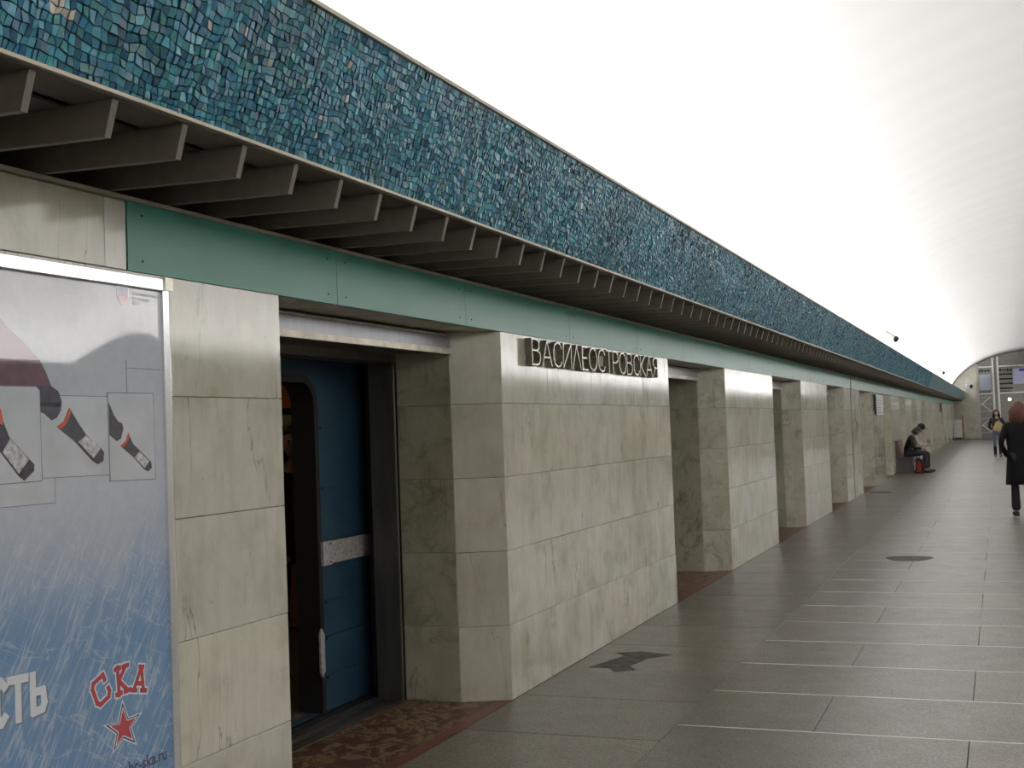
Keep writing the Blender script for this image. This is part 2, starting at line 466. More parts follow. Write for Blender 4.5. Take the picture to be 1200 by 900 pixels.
for idx, (a, b) in enumerate(piers):
    s0, s1 = (a, b)
    core = MB()
    foot = [(XL - .02, a + .018), (XL - .02, b - .018), (XL - .285, b - .165), (XL - .66, b - .165), (XL - .66, a + .0), (XL - .66, a - .0)]
    foot = [(XL - .02, a + .012), (XL - .02, b - .012), (XL - .285, b + .13 - .012), (XL - .66, b + .13 - .012), (XL - .66, a - .13 + .012), (XL - .285, a - .13 + .012)]
    if idx == len(piers) - 1: foot[2] = (XL - .285, b); foot[3] = (XL - .66, b)
    core.prism_z(foot, 0, 2.2)
    pier = core.build('pier', M['joint'], wall)
    farp = a > 40
    jm = MB() if farp else None; jr = MB() if farp else None
    for r in range(5):
        z0, z1 = ROWS[r], ROWS[r + 1]
        js = joints(a, b, r, idx)
        for q in range(len(js) - 1): panel(pier, (XL, js[q]), (XL, js[q + 1]), z0, z1, M['marble'], jm)
        panel(pier, (XL - .28, a - .13), (XL, a), z0, z1, M['marble'] if idx == 3 else M['marble_rev'], jr)
        panel(pier, (XL - .64, a - .13), (XL - .28, a - .13), z0, z1, M['marble_rev'], jr)
        if idx < len(piers) - 1:
            panel(pier, (XL, b), (XL - .28, b + .13), z0, z1, M['marble_rev'], jr)
            panel(pier, (XL - .28, b + .13), (XL - .64, b + .13), z0, z1, M['marble_rev'], jr)
    if farp:
        tag(jm.build('marble_panel', M['marble'], pier), kind='stuff'); tag(jr.build('reveal_panel', M['marble_rev'], pier), kind='stuff')
# expansion joint in pier with the dark upright gap
MB().box((XL - .002, 25.60, .02), (XL + .003, 25.68, 2.2)).build('expansion_joint', M['joint'], wall)
# wall above the openings
MB().box((XL - .66, Y0, 2.2), (XL - .035, Y1, 2.44)).build('lintel_wall', M['marble_rev'], wall)
MB().box((XL - .66, Y0, 2.441), (XL - .34, Y1, 2.62)).build('recess_back', M['dark'], wall)  # near-black sheet, the darkness behind the fins put into its colour
# stone band over the poster, teal enamel fascia panels beyond
for ya, yb in ((-9.9, -7.2), (-7.2, -4.5), (-4.5, -1.8), (-1.8, .9), (.9, 2.2), (2.2, 3.36), (3.36, 3.47)):
    panel(wall, (XL, ya), (XL, yb), 2.2, 2.44, M['marble'])
fy = [3.47, 4.92, 6.37, 8.18]
while fy[-1] < 83: fy.append(fy[-1] + (1.6 if len(fy) % 2 else 1.75))
fy[-1] = 85.0
for i in range(len(fy) - 1):
    a, b = fy[i], fy[i + 1]
    mb = MB().box((XL - .03, a + .002, 2.2), (XL + .004, b - .002, 2.442))
    o = mb.build('fascia_panel', M['teal'], wall)
    if a < 22:
        for yy in (a + .08, b - .08):
            for zz in (2.24, 2.40): MB().tube([(XL + .003, yy, zz), (XL + .0065, yy, zz)], .0045, 8).build('screw', M['screw'], o)
MB().box((XL - .002, 25.66, 2.2), (XL + .010, 25.72, 2.442)).build('expansion_joint', M['joint'], wall)
MB().box((XL - .035, Y0, 2.442), (XL + .018, Y1, 2.456)).build('wall_trim', M['edge'], wall)

# floor inside the doorways, and the doorways themselves
door_no = 0
for i in range(len(piers) - 1):
    a, b = piers[i][1], piers[i + 1][0]
    door_no += 1
    d = empty('door_%d' % door_no); tag(d, kind='structure')
    MB().prism_z([(XL - .66, a + .13), (XL - .28, a + .13), (XL - .085, a + .04), (XL - .085, b - .04), (XL - .28, b - .13), (XL - .66, b - .13)], -.0119, .001).build('doorway_floor', M['niche'], d)
    MB().prism_z([(XL - .085, a + .03), (XL - .002, a), (XL - .002, b), (XL - .085, b - .03)], -.0119, .0012).build('doorway_border', M['red_edge'], d)
    y_a, y_b = a + .13, b - .13
    # steel lintel box
    lb = MB().box((XL - .64, y_a + .002, 2.10), (XL - .27, y_b - .002, 2.18)); lb.build('lintel_beam', M['beam'], d)
    lb = MB().box((XL - .275, y_a + .002, 2.175), (XL - .258, y_b - .002, 2.187)); lb.build('lintel_strip', M['rust'], d)
    lb = MB().box((XL - .285, y_a + .002, 2.070), (XL - .258, y_b - .002, 2.103)).build('lintel_strip', M['rust'], d)
    tag(lb, 'worn pale lower strip of the lintel')
    MB().box((XL - .64, y_a + .002, 2.09), (XL - .286, y_b - .002, 2.099)).build('lintel_underside', M['soffit'], d)
    for yy in (y_a, y_b):
        s = 1 if yy == y_a else -1
        MB().box((XL - .82, min(yy, yy + s * .02), 0), (XL - .652, max(yy, yy + s * .02), 2.07)).build('door_jamb', M['steel'], d)
        MB().tube([(XL - .652, yy + s * .012, .0), (XL - .652, yy + s * .012, 2.07)], .006, 8).build('jamb_bead', M['steel'], d)
    MB().box((XL - .82, y_a, 2.04), (XL - .64, y_b, 2.20)).build('inner_lintel', M['steel'], d)
    # sill strips
    MB().box((XL - .75, y_a, -.0119), (XL - .66, y_b, .004)).build('door_sill', M['steel'], d)
    MB().box((XL - .86, y_a - .1, -.0119), (XL - .785, y_b + .1, .006)).build('door_sill', M['steel'], d)
    if i == 2: continue
    for k, (ya, yb) in enumerate(((y_a + .02, (y_a + y_b) / 2 - .006), ((y_a + y_b) / 2 + .006, y_b - .02))):
        lf = MB().box((XL - .77, ya, .01), (XL - .73, yb, 2.04))
        lf.box((XL - .73, ya + .12, .2), (XL - .725, yb - .12, .95)); lf.box((XL - .73, ya + .12, 1.05), (XL - .725, yb - .12, 1.9))
        o = lf.build('door_leaf', M['steel'], d)
        hy = yb - .05 if k == 0 else ya + .05
        MB().box((XL - .725, hy - .01, .9), (XL - .70, hy + .01, 1.15)).build('door_handle', M['beam'], o)
# wall behind the door zone (tunnel side), open only at the train
bw = MB().box((XL - 1.0, Y0, -.2), (XL - .86, 3.9, 2.7)); bw.box((XL - 1.0, 7.6, -.2), (XL - .86, Y1, 2.7)); bw.box((XL - .86, 3.9, 2.2), (XL - .66, 7.6, 2.7))
bw.box((XL - .86, 3.9, -.2), (XL - .82, 4.56, 2.2)); bw.box((XL - .86, 6.76, -.2), (XL - .82, 7.6, 2.2))
bw.build('tunnel_lining', M['dark'], wall)
tn = MB().box((-7.2, 0, -1.2), (-6.9, 14, 3.6)); tn.box((-7.0, 0, 3.3), (XL - .6, 14, 3.5)); tn.box((-7.0, 0, -1.3), (XL - .7, 14, -1.1))
tn.box((-7.0, -.2, -1.2), (XL - 1.0, 0, 3.4)); tn.box((-7.0, 14, -1.2), (XL - 1.0, 14.2, 3.4)); tn.build('tunnel_shell', M['dark'], wall)

# ------------------------------------------------------------------ cornice: soffit fins, mosaic band, light trough
XB, ZB, XA, ZA = -2.205, 2.564, -2.05, 3.032       # lower and upper edge of the mosaic face
trim = empty('trim_1'); tag(trim, kind='structure')


def cornice_shell(mx, parent):
    P = (lambda x: x) if mx else (lambda x: 2 * XC - x)
    ux, uz = (XA - XB), (ZA - ZB); L_ = math.hypot(ux, uz); nx, nz = uz / L_, -ux / L_
    b = MB().prism_y([(P(XB), ZB), (P(XA), ZA), (P(XA - .05), ZA), (P(XB - .06), ZB + .03)], Y0, Y1); b.build('mosaic_backing', M['mosaic_bed'], parent)
    MB().prism_y([(P(XB + .012), ZB - .010), (P(XB + .012), ZB + .001), (P(XB - .14), ZB + .001), (P(XB - .14), ZB - .010)], Y0, Y1).build('soffit_edge_strip', M['edge'], parent)
    MB().prism_y([(P(XB - .005), ZB - .014), (P(XB - .005), ZB - .0095), (P(XB - .15), ZB - .0095), (P(XB - .15), ZB - .014)], Y0, Y1).build('soffit_strip', M['soffit'], parent)
    MB().prism_y([(P(XA + .022), ZA - .004), (P(XA + .022), ZA + .012), (P(XA - .07), ZA + .012), (P(XA - .07), ZA - .004)], Y0, Y1).build('top_edge_strip', M['edge'], parent)
    MB().prism_y([(P(XB - .06), 2.625), (P(XB - .06), 2.65), (P(XL - .66), 2.65), (P(XL - .66), 2.625)], Y0, Y1).build('trough_floor', M['soffit'], parent)


cornice_shell(True, trim)
fin_me = MB().prism_y([(XL - .33, 2.459), (XL + .02, 2.459), (XB - .045, 2.447), (XB - .015, 2.549), (XL - .33, 2.549)], -.0125, .0125).mesh('soffit_fin', M['fin'])
k = -14
farfin = MB()
while True:
    yy = 2.434 + .3143 * k; k += 1
    if yy > Y1: break
    if 0 < yy < 76: link('soffit_fin', fin_me, trim, (0, yy, 0))
    else: farfin.prism_y([(XL - .33, 2.459), (XL + .02, 2.459), (XB - .045, 2.447), (XB - .015, 2.549), (XL - .33, 2.549)], yy - .0125, yy + .0125)
tag(farfin.build('far_soffit_fin', M['fin'], trim), kind='stuff')
MB().box((XL - .34, Y0, 2.553), (XB - .20, Y1, 2.562)).build('soffit_board', M['soffit'], trim)

# mosaic: every tessera is a small prism of smalt
band = MB().prism_y([(XB + .008, ZB - .001), (XA + .008, ZA - .002), (XA + .001, ZA), (XB + .001, ZB)], 44.0, Y1).build('mosaic_band', M['mosaic_far'], trim)
LB = math.hypot(XA - XB, ZA - ZB); US = Vector(((XA - XB) / LB, 0, (ZA - ZB) / LB)); NS = Vector((US.z, 0, -US.x))
NV = 20; YS, YE = 1.5, 44.0; NU = int((YE - YS) / .0262)
uu, vv = np.meshgrid(np.linspace(YS, YE, NU + 1), np.linspace(0, LB, NV + 1), indexing='ij')


def snoise(a, b, f, seed):
    r = np.random.default_rng(seed); o = np.zeros_like(a)
    for _ in range(7):
        ka, kb = r.normal(0, f, 2); o += np.sin(a * ka + b * kb + r.uniform(0, 6.28)) / 7 ** .5
    return o


du = .020 * snoise(uu, vv, 9, 1) + rng.uniform(-1, 1, uu.shape) * .0072
dv = .016 * snoise(uu, vv, 10, 2) + rng.uniform(-1, 1, uu.shape) * .0066
edge = np.sin(np.pi * vv / LB) ** .35
dv *= edge; dv[:, 0] = 0; dv[:, -1] = 0
u2 = uu + du; v2 = vv + dv
q = np.stack([np.stack([u2[:-1, :-1], v2[:-1, :-1]], -1), np.stack([u2[1:, :-1], v2[1:, :-1]], -1), np.stack([u2[1:, 1:], v2[1:, 1:]], -1), np.stack([u2[:-1, 1:], v2[:-1, 1:]], -1)], 2).reshape(-1, 4, 2)
cen = q.mean(1, keepdims=True); N = len(q)
q = cen + (q - cen) * rng.uniform(.80, .93, (N, 1, 1))
h = .006 + rng.uniform(0, .004, (N, 1)) + np.einsum('nij,nj->ni', q - cen, rng.normal(0, .10, (N, 2)))
pal = np.array([(.020, .105, .165), (.026, .145, .215), (.035, .180, .250), (.020, .120, .205), (.055, .235, .305), (.032, .165, .175), (.016, .080, .135), (.075, .270, .335), (.034, .150, .260), (.040, .195, .215)])
field = snoise(cen[:, 0, 0], cen[:, 0, 1], 5, 5)
pi_ = np.clip((rng.integers(0, 10, N)), 0, 9); colr = 1.2 * pal[pi_] * rng.uniform(.78, 1.22, (N, 1)) * (1 + .15 * field[:, None])
wht = rng.random(N) < .006; colr[wht] = (.5, .47, .42)
big = (cen[:, 0, 0] > 2.42) & (cen[:, 0, 0] < 2.52) & (cen[:, 0, 1] > .13) & (cen[:, 0, 1] < .17); colr[big] = (.55, .5, .45)
base3 = np.array([XB, 0, ZB]); US_, NS_ = np.array(US), np.array(NS)
P3 = base3 + q[..., 1:2] * US_ + np.concatenate([np.zeros((N, 4, 1)), q[..., 0:1], np.zeros((N, 4, 1))], -1)
Pt = P3 + h[..., None] * NS_
allv = np.concatenate([P3, Pt], 1)      # N,8,3
fpat = np.array([(4, 5, 6, 7), (0, 1, 5, 4), (1, 2, 6, 5), (2, 3, 7, 6), (3, 0, 4, 7)])


def tess_mesh(name, idx):
    n = len(idx); me = bpy.data.meshes.new(name)
    me.vertices.add(n * 8); me.vertices.foreach_set('co', allv[idx].reshape(-1).astype(np.float32))
    fi = (fpat[None] + (np.arange(n) * 8)[:, None, None]).reshape(-1)
    me.loops.add(n * 20); me.loops.foreach_set('vertex_index', fi.astype(np.int32))
    me.polygons.add(n * 5); me.polygons.foreach_set('loop_start', (np.arange(n * 5) * 4).astype(np.int32))
    me.polygons.foreach_set('loop_total', np.full(n * 5, 4, np.int32))
    me.polygons.foreach_set('use_smooth', [False] * (n * 5))
    me.update(calc_edges=True); me.validate()
    ca = me.color_attributes.new('Col', 'FLOAT_COLOR', 'POINT')
    cc = np.ones((n, 8, 4), np.float32); cc[..., :3] = colr[idx][:, None, :]
    ca.data.foreach_set('color', cc.reshape(-1)); me.materials.append(M['tessera']); return me


vis = (cen[:, 0, 0] > 2.37)
order = np.argsort(np.where(vis, cen[:, 0, 0] + .15 * cen[:, 0, 1], 99))
near = order[:300]; rest = np.setdiff1d(np.arange(N), near)
for ii in near: link('tessera', tess_mesh('tessera', np.array([ii])), band)
tag(link('far_tessera', tess_mesh('far_tessera', rest), band), kind='stuff')

# right-hand side of the hall, mirrored: closed marble wall and the same cornice
wr = MB().box((XR, Y0, 0), (XR + .5, Y1, 2.62)).build('wall_right', M['marble']); tag(wr, kind='structure')
MB().box((XR - .02, Y0, 2.2), (XR, Y1, 2.44)).build('fascia_panel', M['teal'], wr)
tr2 = empty('trim_2'); tag(tr2, kind='structure'); cornice_shell(False, tr2)
MB().prism_y([(2 * XC - XB - .008, ZB), (2 * XC - XA - .008, ZA), (2 * XC - XA - .001, ZA), (2 * XC - XB - .001, ZB)], Y0, Y1).build('mosaic_band', M['mosaic_far'], tr2)
MB().box((2 * XC - XB + .2, Y0, 2.553), (XR, Y1, 2.562)).build('soffit_board', M['soffit'], tr2)

# ------------------------------------------------------------------ vault and end walls
AV, BV, ZV = 5.06, 3.12, 2.42
vm = MB(); nseg = 64; yseg = [Y0 + (Y1 - Y0) * i / 19 for i in range(20)]
prof = [(XC - AV * math.cos(math.pi * i / nseg), ZV + BV * math.sin(math.pi * i / nseg)) for i in range(nseg + 1)]
for j in range(len(yseg) - 1):
    for i in range(nseg):
        (x0, z0), (x1, z1) = prof[i], prof[i + 1]
        vm.quad((x0, yseg[j], z0), (x1, yseg[j], z1), (x1, yseg[j + 1], z1), (x0, yseg[j + 1], z0))
ceil = vm.build('ceiling', M['vault'], smooth=True); tag(ceil, kind='structure')
sol = ceil.modifiers.new('thickness', 'SOLIDIFY'); sol.thickness = .12
bm = bmesh.new(); bm.from_mesh(ceil.data)
cc = bm.faces[:]; cn = Vector((XC, 30, 3))
for f in cc:
    if (cn - f.calc_center_median()).dot(f.normal) * 0 + (Vector((XC, f.calc_center_median().y, 3)) - f.calc_center_median()).dot(f.normal) < 0: f.normal_flip()
bm.to_mesh(ceil.data); bm.free(); sol.offset = -1

arch = [(x, z) for x, z in prof]
XS = -1.28                                    # marble part of the end wall up to here
ew = empty('wall_far'); tag(ew, kind='structure')


def arch_z(x):
    c = max(-1, min(1, (x - XC) / AV)); return ZV + BV * math.sqrt(1 - c * c)


for sgn in (1, -1):
    xa, xb = (XL - .3, XS) if sgn == 1 else (2 * XC - XS, XR + .3)
    n = 14; up = [(xa + (xb - xa) * i / n, arch_z(xa + (xb - xa) * i / n) + .05) for i in range(n + 1)]
    mb = MB(); mb.prism_y([(xa, 0)] + up + [(xb, 0)], Y1, Y1 + .4); mb.build('marble_end', M['marble'], ew)
if True:
    for r in range(7):
        for x0 in (-2.77, -2.02):
            MB().box((x0 + .004, Y1 - .02, r * .443 + .004), (x0 + .74, Y1, r * .443 + .439)).build('marble_panel', M['marble'], ew)
bk = MB().box((XL - .3, Y0 - .3, 0), (XR + .3, Y0, 5.7)).build('wall_near', M['marble']); tag(bk, kind='structure')

# far screen with its posts, rails, boards
scr = empty('window_1', (0, 0, 0)); tag(scr, kind='structure')
grey = plain('screen_grey_metal', (.33, .32, .29), .5, .2, .12, 8); white = plain('post_white', (.86, .85, .84), .5)
pinkw = plain('post_rose_grey', (.52, .45, .43), .5)
boardw = plain('board_blue_white', (.50, .56, .68), .45); blk = plain('sign_black', (.02, .02, .02), .5)
bl = plain('sign_blue', (.03, .10, .5), .4)
XS2 = 2 * XC - XS
n = 30; up = [(XS + (XS2 - XS) * i / n, arch_z(XS + (XS2 - XS) * i / n) + .05) for i in range(n + 1)]
MB().prism_y([(XS, 0)] + up + [(XS2, 0)], Y1 + .25, Y1 + .4).build('screen_backing', grey, scr)
ribs = MB()
x = XS + .1
while x < XS2 - .1:
    ribs.box((x, Y1 + .215, 4.6), (x + .05, Y1 + .25, arch_z(x) - .03)); ribs.box((x, Y1 + .215, .15), (x + .05, Y1 + .25, 2.78) if x > 0 else (x + .05, Y1 + .25, .4)); x += .13
tag(ribs.build('screen_rib', grey, scr), kind='stuff')
for x, m_ in ((XS, pinkw), (-.36, white), (-.06, white), (1.75, white), (3.66, white), (3.96, white), (XS2 - .08, pinkw)):
    MB().box((x, Y1 + .08, 0), (x + .12, Y1 + .25, arch_z(x) - .02)).build('screen_post', m_, scr)
for xa, xb in ((XS + .09, -.37), (.03, 1.74), (1.84, 3.65)):
    for z in (4.55, 2.83):
        MB().box((xa, Y1 + .15, z), (xb, Y1 + .25, z + .09)).build('screen_rail', white, scr)
am = MB()
for i in range(nseg):
    (x0, z0), (x1, z1) = prof[i], prof[i + 1]
    if x0 < XS or x1 > XS2: continue
    am.quad((x0, Y1 - .01, z0 - .05), (x1, Y1 - .01, z1 - .05), (x1, Y1 - .01, z1 + .02), (x0, Y1 - .01, z0 + .02))
am.build('arch_edge', plain('arch_dark_edge', (.10, .09, .08), .6), scr)
MB().box((-1.14, Y1 + .17, 3.12), (-.42, Y1 + .2, 4.12)).build('board', boardw, scr)
for z, hgt in ((4.25, .2), (2.92, .13)):
    for x0, x1 in ((-1.14, -.42), (.1, .85)):
        mb = MB(); x = x0
        while x < x1 - .1:
            wd = random.uniform(.07, .15); mb.box((x, Y1 + .14, z), (x + wd * .55, Y1 + .17, z + hgt * random.uniform(.7, 1))); mb.box((x, Y1 + .14, z + hgt * .3), (x + wd, Y1 + .17, z + hgt * .6)); x += wd + .05
        tag(mb.build('dark_lettering', blk, scr), kind='stuff')
for z in (3.12, 3.42, 3.72, 4.02):
    MB().box((.06, Y1 + .15, z), (.86, Y1 + .2, z + .1)).build('dark_slat', blk, scr)
for z in (.35, .8, 1.25, 1.7, 2.15, 2.6):
    MB().box((-1.15, Y1 + .17, z), (-.42, Y1 + .2, z + .07)).build('grille_bar', pinkw, scr)
dz = MB()
for z0 in (.4, 1.75):
    dz.prism_y([(-1.1, z0 + .45), (-1.02, z0 + .45), (-.46, z0), (-.54, z0)], Y1 + .15, Y1 + .17); dz.prism_y([(-1.1, z0 + .45), (-1.02, z0 + .45), (-.46, z0 + .9), (-.54, z0 + .9)], Y1 + .15, Y1 + .17)
dz.build('grille_brace', white, scr)
sg = empty('hanging_sign', (1.6, Y1 - .1, 3.4)); tag(sg, 'pale lilac hanging sign board with a bright blue header at the far end', 'sign')
MB().box((-.72, 0, 0), (.72, .06, .98)).build('board', plain('sign_lilac', (.50, .52, .75), .4), sg)
MB().box((-.35, -.01, .80), (.70, 0, .96)).build('header', bl, sg)
for hx in (-.4, .4): MB().tube([(hx, .03, .98), (hx, .03, arch_z(1.6 + hx) - 3.4)], .015).build('hanger', grey, sg)
lp = empty('reflection_glow', (.62, Y1 + .2, 2.45)); tag(lp, 'small round white lamp added for a bright reflection on the grey far screen', 'glow')
MB().ball((0, -.10, 0), (.09, .05, .09)).build('glow_ball', plain('spot_glow', (1, .93, .8), .4, emit=6), lp, True)  # glowing ball added to stand for a bright reflected spot on the screen
MB().box((-.12, -.06, -.12), (.12, .0, .12)).build('housing', grey, lp)
cb = empty('wall_cabinet', (-2.58, Y1 - .27, 0)); tag(cb, 'white metal cabinet standing against the far marble wall', 'cabinet')
MB().box((-.24, 0, .12), (.26, .24, 1.25)).build('body', plain('cabinet_white', (.78, .76, .70), .5), cb)
MB().box((-.22, .02, 0), (.24, .22, .12)).build('plinth', M['soffit'], cb)
MB().box((-.22, -.008, .15), (.24, 0, 1.22)).build('door', plain('cabinet_white_door', (.82, .80, .74), .5), cb)
rp = MB().box((-.03, -.05, 0), (.03, .02, 1.5)).build('red_post', plain('dark_red_paint', (.22, .04, .035), .5), None, loc=(-2.24, Y1 - .3, 0))
tag(rp, 'narrow dark red post beside the white cabinet', 'post')
sp = empty('loudspeaker_bracket', (-1.78, Y1 - .02, 3.35)); tag(sp, 'white bracket with a small dark loudspeaker high on the far marble wall', 'loudspeaker')
MB().box((-.25, -.05, -.16), (.02, 0, -.10)).box((-.18, -.05, -.16), (-.12, 0, .2)).box((-.04, -.2, .0), (.02, 0, .05)).build('bracket', white, sp)
MB().ball((.14, -.18, .02), (.09, .12, .13)).build('speaker', blk, sp, True)

# ------------------------------------------------------------------ the train behind door 3
trn = empty('train_car', (-3.72 - 1.3, 6.2, -1.0)); tag(trn, 'dark blue ribbed train car standing at the open doorway', 'train')
TX = -3.72; oy0, oy1, oz0, oz1 = 5.0, 6.30, .012, 1.95; rr = .16


def rrect(y0, y1, z0, z1, r, n=6):
    out = [(y0, z0), (y1, z0)]
    for cyy, czz, a0 in ((y1 - r, z1 - r, 0), (y0 + r, z1 - r, 90)):
        for i in range(n + 1):
            a = math.radians(a0 + 90 * i / n); out.append((cyy + r * math.cos(a), czz + r * math.sin(a)))
    return out


def T(mb, name, m_, parent=trn, smooth=False):
    o = mb.build(name, m_, parent, smooth); o.matrix_parent_inverse = Matrix.Translation(-trn.location) if parent == trn else Matrix(); return o


body = MB()
op = rrect(oy0, oy1, oz0, oz1, rr)
outer = [(2.0, oz0), (9.2, oz0), (9.2, 2.75), (2.0, 2.75)]
# side wall around the opening (strips left, right, above plus corner fillers)
body.box((TX - .07, 2.0, -.9), (TX, oy0, 2.75)); body.box((TX - .07, oy1, -.9), (TX, 9.2, 2.75)); body.box((TX - .07, oy0, oz1), (TX, oy1, 2.75)); body.box((TX - .07, oy0, -.9), (TX, oy1, oz0))
for cyy, s in ((oy1, -1), (oy0, 1)):
    f = [(cyy, oz1)] + [(cyy + s * rr * (1 - math.cos(math.radians(a))), oz1 - rr + rr * math.sin(math.radians(a))) for a in range(0, 91, 15)]
    body.prism_x(f, TX - .07, TX)
T(body, 'side_wall', M['blue'])
roof = MB(); rp_ = [(TX - .035 - (2.6 - .07) * i / 12, 2.75 + .45 * math.sin(math.pi * i / 12)) for i in range(13)]
roof.prism_y(rp_ + [(x, z - .05) for x, z in reversed(rp_)], 2.0, 9.2); T(roof, 'roof', M['blue'])
for z in (1.655, 1.30, .64, .43, .205):
    T(MB().box((TX, oy1 + .05, z - .008), (TX + .012, 9.2, z + .008)), 'rib', M['blue']); T(MB().box((TX, 2, z - .008), (TX + .012, oy0 - .05, z + .008)), 'rib', M['blue'])
bb = MB()
for i in range(5): bb.box((TX + .0, oy1 + .03, .862 + i * .026), (TX + .028, 9.2, .862 + i * .026 + .021))
bb.box((TX, oy1 + .03, .86), (TX + .022, 9.2, .99)); bb.box((TX, oy1 - .005, .855), (TX + .034, oy1 + .10, .995))
t_ = T(bb, 'belt_trim', M['belt'])
for z in (.872, .978): T(MB().tube([(TX + .034, oy1 + .075, z), (TX + .037, oy1 + .075, z)], .006, 8), 'screw', M['screw'], t_)
# rubber seal round the opening
seal = MB(); o1 = rrect(oy0 - .012, oy1 + .012, oz0 - .01, oz1 + .012, rr + .012, 8); o2 = rrect(oy0 + .03, oy1 - .03, oz0 + .0, oz1 - .03, rr - .03, 8)
n = len(o1)
for i in range(1, n):
    j = (i + 1) % n
    (a0, b0), (a1, b1), (c0, d0), (c1, d1) = o1[i], o1[j], o2[i], o2[j]
    seal.quad((TX + .015, a0, b0), (TX + .015, a1, b1), (TX + .015, c1, d1), (TX + .015, c0, d0))
    seal.quad((TX + .015, c0, d0), (TX + .015, c1, d1), (TX - .14, c1, d1), (TX - .14, c0, d0))
    seal.quad((TX + .015, a0, b0), (TX + .015, a1, b1), (TX, a1, b1), (TX, a0, b0))
T(seal, 'door_seal', M['black'])
lf = MB().box((TX - .13, oy1 + .02, oz0), (TX - .085, oy1 + .7, 2.0)); dl = T(lf, 'door_leaf', M['blue'])
T(MB().box((TX - .14, oy1 - .01, oz0), (TX - .075, oy1 + .02, 2.0)), 'edge_seal', M['black'], dl)
hd = MB().prism_x([(oy1 - .035, .22), (oy1 - .012, .26), (oy1 - .012, .46), (oy1 - .035, .50), (oy1 - .055, .47), (oy1 - .055, .25)], TX + .016, TX + .03)
T(hd, 'grab_plate', M['belt'])
T(MB().box((TX - .07, 2.0, -.9), (TX + .045, 9.2, .010)), 'dark_gap_filler', M['black'])  # black box added to darken the gap below the train's sill
T(MB().box((-6.45, 2, -.05), (TX - .07, 9.2, .008)), 'car_floor', M['soffit'])
T(MB().box((-6.35, 9.1, .03), (TX - .07, 9.2, 2.6)), 'end_wall', M['pinkish']); T(MB().box((-6.35, 2.0, .03), (TX - .07, 2.1, 2.6)), 'end_wall', M['pinkish'])
T(MB().box((-6.42, 2, 0), (-6.35, 9.2, 1.35)), 'inner_wall', M['pinkish'])
T(MB().box((-6.42, 2, 1.35), (-6.35, 9.2, 1.78)), 'window_strip', M['black'])
T(MB().box((-6.42, 2, 1.78), (-6.34, 9.2, 2.6)), 'inner_wall', M['pinkish'])
T(MB().box((-6.34, 2, 1.86), (-6.32, 9.2, 2.0)), 'advert_strip', M['cream'])
T(MB().box((-5.9, 8.98, .03), (-3.9, 9.08, 2.5)), 'orange_panel', M['wood'])
T(MB().box((-5.9, 8.96, 1.80), (-3.9, 8.975, 1.86)), 'panel_strip', M['black'])
T(MB().box((-5.9, 8.96, 1.68), (-3.9, 8.975, 1.80)), 'advert_strip', M['cream'])
T(MB().box((-5.9, 8.96, .1), (-3.9, 8.975, 1.68)), 'lower_panel', M['pinkish'])
T(MB().tube([(-4.75, 8.3, .03), (-4.75, 8.3, 2.5)], .017, 10), 'grab_pole', M['beam'], smooth=True)
T(MB().box((-6.35, 2.1, 2.55), (TX - .07, 9.1, 2.6)), 'car_ceiling', M['cream'])
L = bpy.data.lights.new('car_lamp', 'AREA'); L.shape = 'RECTANGLE'; L.size = .3; L.size_y = 5.5; L.energy = TRAIN_LIGHT; L.color = (1, .72, .42)
o = bpy.data.objects.new('car_lamp', L); C.objects.link(o); o.location = (-5.0, 6.0, 2.5)

# ------------------------------------------------------------------ station name, letter by letter
GL = {
 'В': (.62, [[(0, 0), (0, 1)], [(0, 1), (.35, 1), (.5, .9), (.5, .66), (.35, .56), (0, .56)], [(.35, .56), (.56, .46), (.6, .25), (.5, .06), (.35, 0), (0, 0)]]),
 'А': (.72, [[(0, 0), (.36, 1), (.72, 0)], [(.13, .34), (.59, .34)]]),
 'С': (.68, [[(.66, .78), (.55, .95), (.36, 1), (.14, .9), (.02, .66), (.02, .34), (.14, .1), (.36, 0), (.55, .05), (.66, .22)]]),
 'И': (.66, [[(0, 1), (0, 0)], [(0, 0), (.66, 1)], [(.66, 1), (.66, 0)]]),
 'Л': (.72, [[(0, 0), (.36, 1), (.72, 0)]]),
 'Е': (.5, [[(.5, 1), (0, 1), (0, 0), (.5, 0)], [(0, .52), (.42, .52)]]),
 'О': (.74, [[(.37 + .37 * math.cos(a), .5 + .5 * math.sin(a)) for a in [2 * math.pi * k / 14 for k in range(15)]]]),
 'Т': (.56, [[(.28, 0), (.28, 1)], [(0, 1), (.56, 1)]]),
 'Р': (.55, [[(0, 0), (0, 1)], [(0, 1), (.35, 1), (.53, .88), (.53, .6), (.35, .48), (0, .48)]]),
 'К': (.6, [[(0, 0), (0, 1)], [(.58, 1), (.03, .5), (.6, 0)]]),
 'Я': (.6, [[(.6, 0), (.6, 1)], [(.6, 1), (.25, 1), (.05, .88), (.05, .62), (.25, .48), (.6, .48)], [(.3, .48), (0, 0)]]),
}
sign = empty('station_name_sign', (XL, 7.30, 2.01)); tag(sign, 'raised bronze letters spelling the station name on the marble pier', 'sign')
word = 'ВАСИЛЕОСТРОВСКАЯ'; LH = .162; TT = .0060; DP = .048
tot = sum(GL[c][0] for c in word); gap = (3.07 / LH / 1.55 - tot) / (len(word) - 1)
yy = 0.0; SX = LH * 1.55
